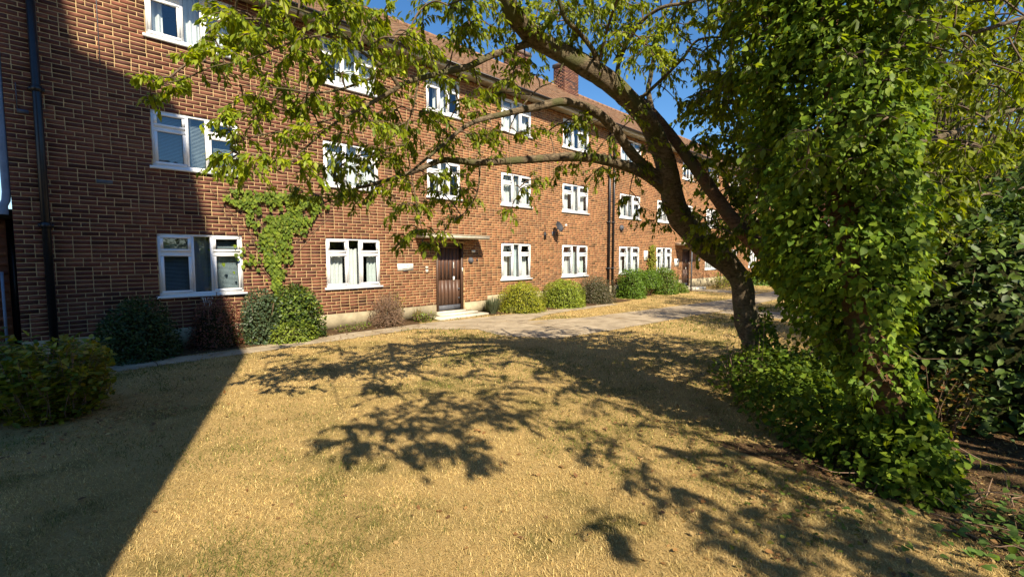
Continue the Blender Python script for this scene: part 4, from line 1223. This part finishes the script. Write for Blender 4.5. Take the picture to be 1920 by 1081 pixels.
# bines wandering over the bark and drooping shoots
for k in range(26):
    t0 = rng.uniform(0, 5); i = int(t0); b = np.array(stem2[i]) * (1 - t0 + i) + np.array(stem2[i + 1]) * (t0 - i)
    P_ = [b + rng.normal(0, .08, 3)]
    d_ = unit(1)[0]
    for j in range(5): P_.append(P_[-1] + d_ * .10 + rng.normal(0, .05, 3) + np.array([0, 0, .02 - .03 * j]))
    Pp, Rr = smooth_path(P_, [.005, .004, .004, .003, .002, .0015], 3); IW.add(Pp, Rr, 4)
    n = 10; q = Pp[rng.integers(2, len(Pp), n)]
    IL.add(q, unit(n) * .7 + np.array([0, 0, -.6]), unit(n) * .5 + np.array([-.2, -.5, 1]), .06 * rng.uniform(.6, 1.2, n), palette([(.12, .18, .03), (.09, .14, .025)], n))
IW.build('bines', M['deadtwig'], ivy, True)
IL.build(ivy, M['ivy'], 'heart', 300)

# ---- ivy low on the leaning trunk and at the tree feet
gi = empty('ground_ivy', (5.3, .9, 0), 'dark low ivy and brambles spreading round the feet of both trees', 'ivy')
GL = Leaves()
def mound(L, cx, cy, rx, ry, h, n, size, cols, lit=1.0, z0=0, fill=.35, nseed=0, hang=.35, squar=2.0):
    """leaves over (and a little inside) a rounded bush"""
    u = unit(n); u[:, 2] = np.abs(u[:, 2]) * 1.0
    u /= (np.abs(u) ** squar).sum(1)[:, None] ** (1 / squar)
    b = vnoise(u[:, 0] * 2 + 5 + u[:, 2] * 2, u[:, 1] * 2 + 5 + u[:, 2], 1.6, 31 + nseed)
    b2 = vnoise(u[:, 0] * 6 + 5 + u[:, 2] * 5, u[:, 1] * 6 + 9 + u[:, 2] * 2, 1.6, 91 + nseed)
    s_ = (1 - fill * rng.random(n) ** 2) * (.84 + .22 * b + .10 * b2)
    P = np.stack([cx + u[:, 0] * rx * s_, cy + u[:, 1] * ry * s_, z0 + np.clip(u[:, 2] * h * s_, .01, None)], 1)
    un = np.stack([u[:, 0] / rx, u[:, 1] / ry, u[:, 2] / h], 1); un /= np.linalg.norm(un, axis=1)[:, None]
    D_ = un * .6 + unit(n) * .8 + np.array([0, 0, -hang])
    Nn = un + np.array([0, 0, .5]) + unit(n) * .6
    L.add(P, D_, Nn, size * rng.uniform(.55, 1.25, n), palette(cols, n) * lit)
clothe(GL, None, [g0] + pts([(1428, 650, 6.7), (1410, 590, 6.6)]), lambda t: .30 - .04 * t, 1500, .05, IVYC, 6, lit=.8)
for (x, y, r, h, n) in [(6.9, 1.9, .9, .55, 1300), (6.3, 1.6, .8, .6, 1200), (5.7, 1.3, .7, .5, 1100), (5.2, .9, .6, .5, 1000), (4.75, .5, .5, .55, 1000), (4.50, .22, .34, .55, 1100), (7.0, 1.2, .9, .6, 1000), (6.2, .9, .8, .6, 900)]:
    mound(GL, x, y, r, r * .8, h, int(n * .95), .062, IVYC, .75, nseed=int(x * 10))
# flat ground cover at lower right
n = 520
q = rng.normal(0, 1, (n, 2)) * np.array([.38, .30]) + np.array([4.15, -.35])
GL.add(np.concatenate([q, rng.uniform(.02, .07, (n, 1))], 1), unit(n) * np.array([1, 1, .2]), unit(n) * .5 + np.array([0, 0, 1]), rng.uniform(.03, .06, n), palette([(.10, .17, .045), (.08, .14, .03)], n))
n = 330
q = rng.normal(0, 1, (n, 2)) * np.array([.7, .25]) + np.array([4.0, .75])
GL.add(np.concatenate([q, rng.uniform(.02, .06, (n, 1))], 1), unit(n) * np.array([1, 1, .2]), unit(n) * .5 + np.array([0, 0, 1]), rng.uniform(.018, .036, n), palette([(.11, .16, .035), (.16, .14, .03)], n))
GL.build(gi, M['ivy'], 'heart', 150)
W = Wood()
for k in range(14):
    a = np.array([rng.uniform(3.9, 4.8), rng.uniform(-.3, .5), .02]); d_ = unit(1)[0]; d_[2] = 0
    P_ = [a]
    for j in range(4): P_.append(P_[-1] + d_ * .14 + rng.normal(0, .03, 3) * np.array([1, 1, .6]) + np.array([0, 0, .012]))
    Pp, Rr = smooth_path(P_, [.005, .005, .004, .003, .002], 3); W.add(Pp, Rr, 5)
W.build('bines', M['deadtwig'], gi, True)

# ------------------------------------------------------------------ bushes
def bush(name, label, cat, c, r, h, n, size, cols, mat='shrub', kind='oval', squar=2.4, stems=6, group=None, singles=0, z0=0.0, fill=.35, hang=.2, lit=1.0, seed=0, twigs=0, ry=None, core=.78):
    root = empty(name, (c[0], c[1], 0), label, cat, group)
    n = int(n * 1.25); size = size * (1.3 if kind == 'small' else 1.1)
    L = Leaves(); mound(L, c[0], c[1], r, ry or r, h, n, size, cols, lit, z0, fill, seed, hang, squar)
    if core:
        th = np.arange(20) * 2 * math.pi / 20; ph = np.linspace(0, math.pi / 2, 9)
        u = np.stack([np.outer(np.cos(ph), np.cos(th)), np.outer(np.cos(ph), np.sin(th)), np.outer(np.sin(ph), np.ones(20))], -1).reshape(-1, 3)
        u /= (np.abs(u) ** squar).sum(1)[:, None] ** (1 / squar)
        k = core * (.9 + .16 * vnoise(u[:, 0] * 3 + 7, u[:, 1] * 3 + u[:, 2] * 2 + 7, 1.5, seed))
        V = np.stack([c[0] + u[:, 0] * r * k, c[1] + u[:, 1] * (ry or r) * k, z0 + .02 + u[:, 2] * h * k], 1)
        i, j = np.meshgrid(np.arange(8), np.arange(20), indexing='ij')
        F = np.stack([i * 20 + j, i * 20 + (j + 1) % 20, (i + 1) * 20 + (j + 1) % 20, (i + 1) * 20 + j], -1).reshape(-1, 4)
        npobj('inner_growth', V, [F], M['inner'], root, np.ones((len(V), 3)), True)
    W = Wood()
    for k in range(stems):
        a = rng.random() * 6.28; q = rng.random() * .3 * r
        b = np.array([c[0] + math.cos(a) * q, c[1] + math.sin(a) * q, 0])
        e = np.array([c[0] + math.cos(a) * r * .75, c[1] + math.sin(a) * (ry or r) * .75, h * rng.uniform(.55, .9)])
        P_, R_ = smooth_path([b, (b + e) / 2 + rng.normal(0, .03, 3), e], [.016, .010, .004], 4); W.add(P_, R_, 5)
    for k in range(twigs):
        u = unit(1)[0]; u[2] = abs(u[2])
        a = np.array([c[0], c[1], h * .25]) + u * np.array([r, ry or r, h]) * .3
        e = np.array([c[0], c[1], 0]) + u * np.array([r, ry or r, h]) * rng.uniform(.85, 1.08)
        P_, R_ = smooth_path([a, (a + e) / 2 + rng.normal(0, .03, 3), e], [.006, .004, .0018], 3); W.add(P_, R_, 4)
    W.build('stems', M['deadtwig'], root, True)
    L.build(root, M[mat], kind, singles)
    return root
def leggy(name, label, cat, c, r, h, nst, size, cols, per=16, seed=0, singles=0, mat='shrub', kind='oval', lean=(0, 0), ry=None):
    """upright shoots with leaves along them, loose outline"""
    root = empty(name, (c[0], c[1], 0), label, cat); L = Leaves(); W = Wood(); ry = ry or r
    for k in range(nst):
        a = rng.random() * 6.28; q = math.sqrt(rng.random())
        b = np.array([c[0] + math.cos(a) * q * r * .75, c[1] + math.sin(a) * q * ry * .75, 0])
        hh = h * rng.uniform(.6, 1.1) * (1 - .35 * q * q)
        e = b + np.array([math.cos(a) * r * .35 + lean[0], math.sin(a) * ry * .35 + lean[1], hh])
        m_ = (b + e) / 2 + rng.normal(0, .04, 3)
        P_, R_ = smooth_path([b, m_, e], [.007, .005, .002], 5); W.add(P_, R_, 4)
        t = rng.random(per) ** .8 * (len(P_) - 1); i = np.minimum(t.astype(int), len(P_) - 2); f = (t - i)[:, None]
        p = P_[i] * (1 - f) + P_[i + 1] * f + rng.normal(0, .035, (per, 3))
        u = unit(per); u[:, 2] = u[:, 2] * .4 + .25
        L.add(p, u, np.array([0, 0, 1.0]) + unit(per) * .6, size * rng.uniform(.6, 1.3, per), palette(cols, per))
    W.build('stems', M['deadtwig'], root, True); L.build(root, M[mat], kind, singles)
    return root
def hedge_row(): pass
DG = [(.035, .065, .018), (.055, .09, .022), (.025, .05, .014)]
YG = [(.30, .31, .022), (.22, .26, .02), (.36, .34, .03), (.15, .18, .018)]
MG = [(.13, .19, .02), (.09, .15, .018), (.18, .23, .03)]
BR = [(.20, .06, .05), (.13, .045, .04), (.24, .09, .05), (.10, .07, .03)]
GG = [(.12, .13, .07), (.09, .095, .05), (.15, .12, .08), (.10, .075, .05)]
# by the wall, left to right
leggy('yellow_tipped_shrub', 'loose green shrub with yellow tipped shoots at the lower left edge', 'shrub', (-.06, 7.15), .46, .84, 170, .082, [(.16, .20, .018), (.26, .25, .02), (.09, .13, .016), (.34, .26, .025)], 30, singles=120, ry=.6)
leggy('yellow_tipped_shrub', 'larger leaved darker shrub cut off by the left edge of the lawn', 'shrub', (-.75, 7.6), .5, .88, 110, .10, [(.10, .15, .03), (.06, .11, .02), (.18, .20, .025)], 24, singles=20)
bush('dark_round_bush', 'dark green clipped round bush in the shade under the lowest left window', 'bush', (.98, 10.02), .56, .98, 5200, .045, DG, squar=2.3, kind='small', seed=1)
bush('purple_barberry', 'dark reddish purple bush at the edge of the shade beneath the lowest left window', 'bush', (2.18, 10.28), .46, .96, 3600, .032, BR, squar=2.1, kind='small', seed=2, twigs=60)
bush('mixed_evergreen_bush', 'tall glossy green bush below the wall climber', 'bush', (3.62, 10.12), .50, 1.12, 4600, .06, MG + DG, squar=2.6, seed=3, singles=40)
bush('bluish_green_bush', 'bluish green bush leaning on the left of the tall glossy one', 'bush', (2.98, 10.2), .40, 1.08, 3000, .045, [(.06, .10, .055), (.09, .13, .06), (.05, .08, .04)], squar=2.4, seed=4, kind='small')
bush('bright_low_shrub', 'bright yellow green low shrub at the foot of the glossy bush', 'shrub', (3.42, 9.78), .46, .42, 1300, .05, [(.19, .24, .03), (.14, .19, .025)], seed=5, ry=.26)
bush('twiggy_brown_bush', 'half bare reddish brown twiggy bush under the second ground floor window', 'bush', (5.82, 10.22), .46, .86, 1500, .028, [(.14, .07, .045), (.20, .12, .07), (.09, .07, .03)], kind='small', seed=6, twigs=330, fill=.6, stems=14, core=0)
leggy('yellow_green_sprig', 'yellow green leafy sprig standing behind the twiggy brown bush', 'plant', (6.35, 10.5), .16, .98, 14, .045, YG, 16)
leggy('low_weeds', 'low green weeds at the plinth between the twiggy bush and the brown door', 'plant', (7.0, 10.35), .36, .26, 46, .05, MG, 9, ry=.2)
leggy('weed_patch', 'small weed patch at the wall foot between the glossy and twiggy bushes', 'plant', (4.9, 10.25), .42, .16, 46, .045, MG, 8, ry=.14)
leggy('shaded_weeds', 'shaded weeds at the foot of the purple bush beside the path', 'plant', (2.75, 10.1), .36, .2, 40, .045, MG, 9, ry=.2)
def lavender(name, label, c, r, h, n, col):
    root = empty(name, (c[0], c[1], 0), label, 'plant'); V = []; F = []; T = []
    m = MB()
    for k in range(n):
        a = rng.random() * 6.28; q = rng.random() ** .5 * r * .35
        b = Vector((c[0] + math.cos(a) * q, c[1] + math.sin(a) * q, 0)); hh = h * rng.uniform(.55, 1.1)
        e = b + Vector((math.cos(a) * r * rng.uniform(.1, .8), math.sin(a) * r * rng.uniform(.1, .8), hh))
        s_ = Vector((-math.sin(a), math.cos(a), 0)) * .010
        t = tuple(np.array(col) * rng.uniform(.6, 1.3))
        mid = b.lerp(e, .5) + Vector((0, 0, .05 * h))
        m.add([tuple(b - s_), tuple(b + s_), tuple(mid + s_), tuple(mid - s_), tuple(e)], [(0, 1, 2, 3), (3, 2, 4)], t)
    o = m.build('blades', M['shrub'], root); o['kind'] = 'stuff'
lavender('spiky_clump', 'grey green spiky clump right of the doorstep', (9.40, 10.25), .34, .48, 380, (.10, .12, .07))
lavender('pale_leaf_clump', 'small pale leaved clump at the left foot of the domed yellow green bush', (9.85, 9.9), .2, .24, 70, (.25, .26, .09))
lavender('dry_stalks', 'dry straw stalks against the plinth left of the near door', (6.9, 10.5), .2, .38, 60, (.22, .17, .08))
bush('domed_bush', 'yellow green domed clipped bush, first right of the near door', 'bush', (10.45, 10.0), .66, .88, 8200, .036, YG, squar=3.0, kind='small', seed=7, group='clipped bushes under the right hand windows', stems=9)
bush('domed_bush', 'bright green domed clipped bush between the yellow green and the greyish ones', 'bush', (12.5, 9.98), .72, .90, 8200, .04, [(.22, .29, .03), (.16, .22, .025), (.28, .32, .035)], squar=3.0, kind='small', seed=8, group='clipped bushes under the right hand windows', stems=9)
bush('domed_bush', 'greyish green domed clipped bush beside the twin black downpipes', 'bush', (14.45, 10.0), .68, .95, 7400, .034, GG, squar=2.8, kind='small', seed=9, group='clipped bushes under the right hand windows', twigs=160, stems=9)
leggy('sparse_sprig', 'sparse greyish sprig behind the bright green domed bush', 'plant', (12.7, 10.55), .45, 1.12, 26, .03, GG, 10, ry=.1)
SG = [(.10, .19, .018), (.14, .24, .022), (.07, .13, .016)]
bush('square_hedge_bush', 'flat topped square clipped green bush, left of its three by the far windows', 'bush', (17.1, 10.0), .50, 1.12, 6200, .05, SG, squar=6, kind='small', seed=10, group='square clipped bushes by the far door')
bush('square_hedge_bush', 'smaller clipped green bush with bare brown stems, middle of the far three', 'bush', (18.65, 10.1), .48, .72, 3600, .05, SG, squar=3.4, kind='small', seed=11, z0=.36, group='square clipped bushes by the far door', stems=22)
bush('square_hedge_bush', 'clipped green bush with a yellowing right side, nearest the far door', 'bush', (20.0, 10.05), .58, 1.14, 6000, .05, SG + [(.15, .15, .025)], squar=3.6, kind='small', seed=12, group='square clipped bushes by the far door')
bush('low_green_bush', 'low dark green bush between the last clipped bush and the canopy post', 'bush', (21.3, 10.0), .5, .45, 1400, .06, MG, kind='small', seed=13)
leggy('border_plants', 'leafy border plants beyond the far door', 'plant', (26.5, 9.8), .9, .8, 60, .10, MG + YG, 12, ry=.5)
leggy('border_plants', 'taller reddish tinged border shrub beyond the far door', 'shrub', (28.4, 9.9), .7, 1.7, 50, .10, MG + [(.2, .1, .06)], 14, ry=.4)
bush('courtyard_bush', 'pale green bush row in the sunny bed at the end of the courtyard', 'bush', (31.0, 7.2), 1.5, 1.1, 3000, .10, [(.16, .19, .06), (.12, .16, .05)], kind='small', seed=14, ry=.8)
bush('courtyard_bush', 'darker rounded bush left in the sunny bed at the end of the courtyard', 'bush', (30.5, 9.0), .8, .9, 2000, .10, SG, kind='small', seed=15)
bush('courtyard_bush', 'greyish lilac flowering bush right in the sunny bed at the end of the courtyard', 'bush', (33.0, 5.8), 1.0, 1.3, 2400, .09, [(.22, .2, .2), (.14, .15, .1), (.3, .2, .2)], kind='small', seed=16)
leggy('pink_shrub', 'tall pale pink flowering stems rising behind the courtyard bed', 'shrub', (32.0, 7.6), 1.1, 2.3, 60, .10, [(.45, .25, .22), (.2, .2, .08), (.5, .35, .28)], 12)
# climber on the wall
cl = empty('wall_climber', (3.40, 10.66, 0), 'bright green climber fanning out over the brick between the two lowest left windows', 'climber')
L = Leaves(); W = Wood()
stalk = [(3.42, 10.64, 0), (3.40, 10.66, .8), (3.36, 10.66, 1.4), (3.42, 10.66, 1.9), (3.40, 10.66, 2.5)]
P_, R_ = smooth_path(stalk, [.014, .012, .010, .009, .006], 5); W.add(P_, R_, 5)
def inside(x, z):
    c = (z - 1.15) / 1.95
    half = .10 + np.clip(c, 0, 1) ** 1.15 * .80
    mid = 3.42 + .10 * np.clip(c, 0, 1)
    return (np.abs(x - mid) < half * (.72 + .5 * vnoise(x + 10, z + 3, 2.6, 41)))
n = 3600
x = rng.uniform(2.4, 4.5, n); z = rng.uniform(1.0, 3.12, n)
k = inside(x, z) & (vnoise(x + 4, z + 2, 4.2, 42) * .6 + vnoise(x + 4, z + 2, 9, 44) * .4 > .37)
x = x[k]; z = z[k]
xb = np.concatenate([3.40 + rng.normal(0, .035, 130), rng.uniform(2.45, 4.6, 210), rng.normal(3.0, .25, 60)])
zb = np.concatenate([rng.uniform(.7, 1.5, 130), np.zeros(210), rng.normal(1.75, .2, 60)])
zb[130:340] = 2.98 + .10 * np.sin(xb[130:340] * 4) + rng.normal(0, .05, 210)
x = np.concatenate([x, xb]); z = np.concatenate([z, zb]); n = len(x)
P = np.stack([x, D - rng.uniform(.02, .10, n), z], 1)
D_ = np.stack([rng.normal(0, .5, n), -rng.uniform(.2, .6, n), -np.ones(n)], 1)
Nn = np.array([0, -1.0, .35]) + unit(n) * .45
L.add(P, D_, Nn, rng.uniform(.05, .10, n), palette([(.13, .19, .022), (.18, .23, .026), (.085, .14, .02)], n))
for k in range(26):
    a = P_[rng.integers(8, len(P_))]; e = np.array([rng.uniform(2.5, 4.5), D - .02, rng.uniform(2.4, 3.2)])
    if k < 6: e = np.array([[2.25, 2.5, 4.9, 4.7, 4.75, 2.4][k], D - .02, [3.15, 2.7, 3.05, 2.7, 2.9, 2.95][k]])
    Q_, S_ = smooth_path([a, (a + e) / 2 + rng.normal(0, .08, 3) * np.array([1, 0, 1]), e], [.006, .004, .002], 4); W.add(Q_, S_, 4)
W.build('stems', M['deadtwig'], cl, True); L.build(cl, M['ivy'], 'heart', 300)
c2 = empty('wall_climber', (19.9, D - .05, 0), 'thin yellow green climber beside the far ground floor window', 'climber')
L = Leaves(); n = 420; z = rng.uniform(.9, 2.3, n); x = 19.95 + rng.normal(0, .22, n) * (1.1 - .25 * z)
L.add(np.stack([x, D - rng.uniform(.02, .12, n), z], 1), np.array([0, -.4, -1.0]) + unit(n) * .4, np.array([0, -1, .4]) + unit(n) * .4, rng.uniform(.07, .12, n), palette([(.17, .20, .03), (.22, .22, .04)], n))
L.build(c2, M['ivy'], 'heart', 0)
o = MB(); o.box(19.28, 19.62, D - .03, D, 1.55, 2.0); o.box(19.36, 19.54, D - .034, D - .031, 1.65, 1.9, (.4, .4, .4))
o = o.build('wall_plate', M['white']); tag(o, 'tall white plate on the brick between a far window and the thin climber', 'sign')

# ---- right hand shrubbery and the trees behind
bush('laurel_bush', 'large dark glossy laurel filling the right behind the climber clad tree', 'bush', (7.6, .1), 1.35, 2.5, 11000, .085, [(.06, .11, .02), (.10, .15, .025), (.035, .065, .016)], mat='laurel', squar=2.6, seed=20, singles=120, fill=.5, ry=1.3)
bush('laurel_bush', 'dark big leaved shrub at the right edge above bare soil', 'bush', (7.3, -1.3), 1.0, 1.5, 3000, .11, [(.06, .11, .035), (.09, .14, .045), (.035, .06, .02)], mat='laurel', squar=2.4, seed=21, singles=40, fill=.5, z0=.15)
bush('laurel_bush', 'dark dense evergreen further right behind the big leaved shrub', 'bush', (10.5, -1.2), 2.0, 3.4, 9000, .10, [(.045, .08, .018), (.07, .11, .02)], mat='laurel', squar=2.6, seed=22, fill=.5, kind='small')
leggy('yellow_tipped_bush', 'low bush with yellow and reddish tips right of the climber clad stem', 'shrub', (6.25, .35), .52, .72, 130, .055, [(.10, .11, .02), (.16, .13, .02), (.06, .08, .016), (.22, .09, .03)], 22)
leggy('sapling', 'thin arching sapling with sparse bright leaves between the two trunks', 'sapling', (6.2, 1.95), .35, 1.0, 12, .05, MG, 12, ry=.3)
bush('dark_evergreen', 'almost black tall evergreen at the right edge', 'tree', (12.6, -3.0), 1.5, 4.6, 7000, .12, [(.012, .022, .008), (.02, .03, .012)], mat='laurel', squar=2.3, seed=23, fill=.5, kind='small')  # leaf colours set near black

def far_tree(name, label, x, y, h, r, trunk_h, n, size, cols, seed, group='trees behind the leaning tree', sq=2.0):
    root = empty(name, (x, y, 0), label, 'tree', group)
    W = Wood(); tips = []
    top = np.array([x, y, h * .8])
    P_, R_ = smooth_path([(x, y, -.1), (x + rng.normal(0, .15), y + rng.normal(0, .15), trunk_h), tuple(top)], [.03 * h, .022 * h, .006 * h], 6)
    V, F = tube_arrays(P_, R_, 10, .08, seed); npobj('trunk', V, [F], M['bark'], root, np.ones((len(V), 3)), True)
    nb_ = int(n / 55); L = Leaves()
    for k in range(nb_):
        u = unit(1)[0]
        c = np.array([x, y, trunk_h + (h - trunk_h) * .5]) + u * np.array([r, r, (h - trunk_h) * .5]) * rng.uniform(.45, 1.0)
        i = min(len(P_) - 1, int(np.clip((c[2] - .25 * (h - trunk_h) - trunk_h * .5) / h, .25, 1) * len(P_)))
        a = P_[i]
        Q_, S_ = smooth_path([a, (a + c) / 2 + np.array([0, 0, .1]) + rng.normal(0, .15, 3), c], [.035, .02, .006], 3); W.add(Q_, S_, 4)
        m_ = 55; off = unit(m_) * rng.random((m_, 1)) ** .5 * np.array([.42, .42, .26]) * r * .42
        L.add(c + off, unit(m_) + np.array([0, 0, -.5]), np.array([0, 0, 1]) + unit(m_) * .8, size * rng.uniform(.6, 1.3, m_), palette(cols, m_) * rng.uniform(.75, 1.2))
    W.build('branch', M['bark'], root, True)
    L.build(root, M['leaf'], 'small', 0)
far_tree('broadleaf_tree', 'sunlit olive green tree behind the fork of the two leaning trunks', 15.5, 1.2, 7.6, 2.2, 1.6, 9000, .10, OLIVE, 41)
far_tree('broadleaf_tree', 'taller tree standing in front of the far wing', 21.5, 1.0, 10.5, 3.0, 2.2, 9000, .12, OLIVE, 42)
far_tree('broadleaf_tree', 'olive tree crown just right of the climber clad stem', 11.5, .6, 6.8, 1.8, 1.4, 9000, .09, OLIVE, 43)
far_tree('broadleaf_tree', 'broad sunlit tree at the right behind the laurel', 14.0, -2.6, 7.4, 2.6, 1.5, 11000, .10, OLIVE, 44)
far_tree('broadleaf_tree', 'dark tree at the far right edge behind the evergreen', 18.0, -6.5, 9.0, 3.2, 1.5, 9000, .13, [(.05, .07, .018), (.08, .09, .02)], 45)
# small stone block by the branch path
o = MB(); o.box(-.24, .24, -.2, .2, 0, .26, (1, .95, .85)); o.box(-.26, .26, -.22, .22, .261, .31)
o = o.build('stone_block', M['concrete']); o.location = (15.3, 3.7, 0); tag(o, 'low square stone block at the edge of the branching path', 'stone block')

for i, (x, y, h, r) in enumerate(((-3.5, -17, 7, 3.2), (3.0, -18, 6.5, 3.0), (9.5, -16.5, 7, 3.2))):
    far_tree('boundary_tree', ['round green tree far behind the viewer, left of its row', 'round green tree far behind the viewer, middle of its row', 'round green tree far behind the viewer, right of its row'][i],
             x, y, h, r, 1.2, 5000, .2, OLIVE, 60 + i, 'boundary trees behind the viewer')

bush('added_hedge', 'long dark clipped hedge added unseen behind the viewer to darken the window reflections', 'hedge', (6.0, -10.5), 10, 2.4, 9000, .14, SG, kind='small', squar=8, seed=77, ry=.6)  # added out of view so the windows mirror less of the sunlit lawn
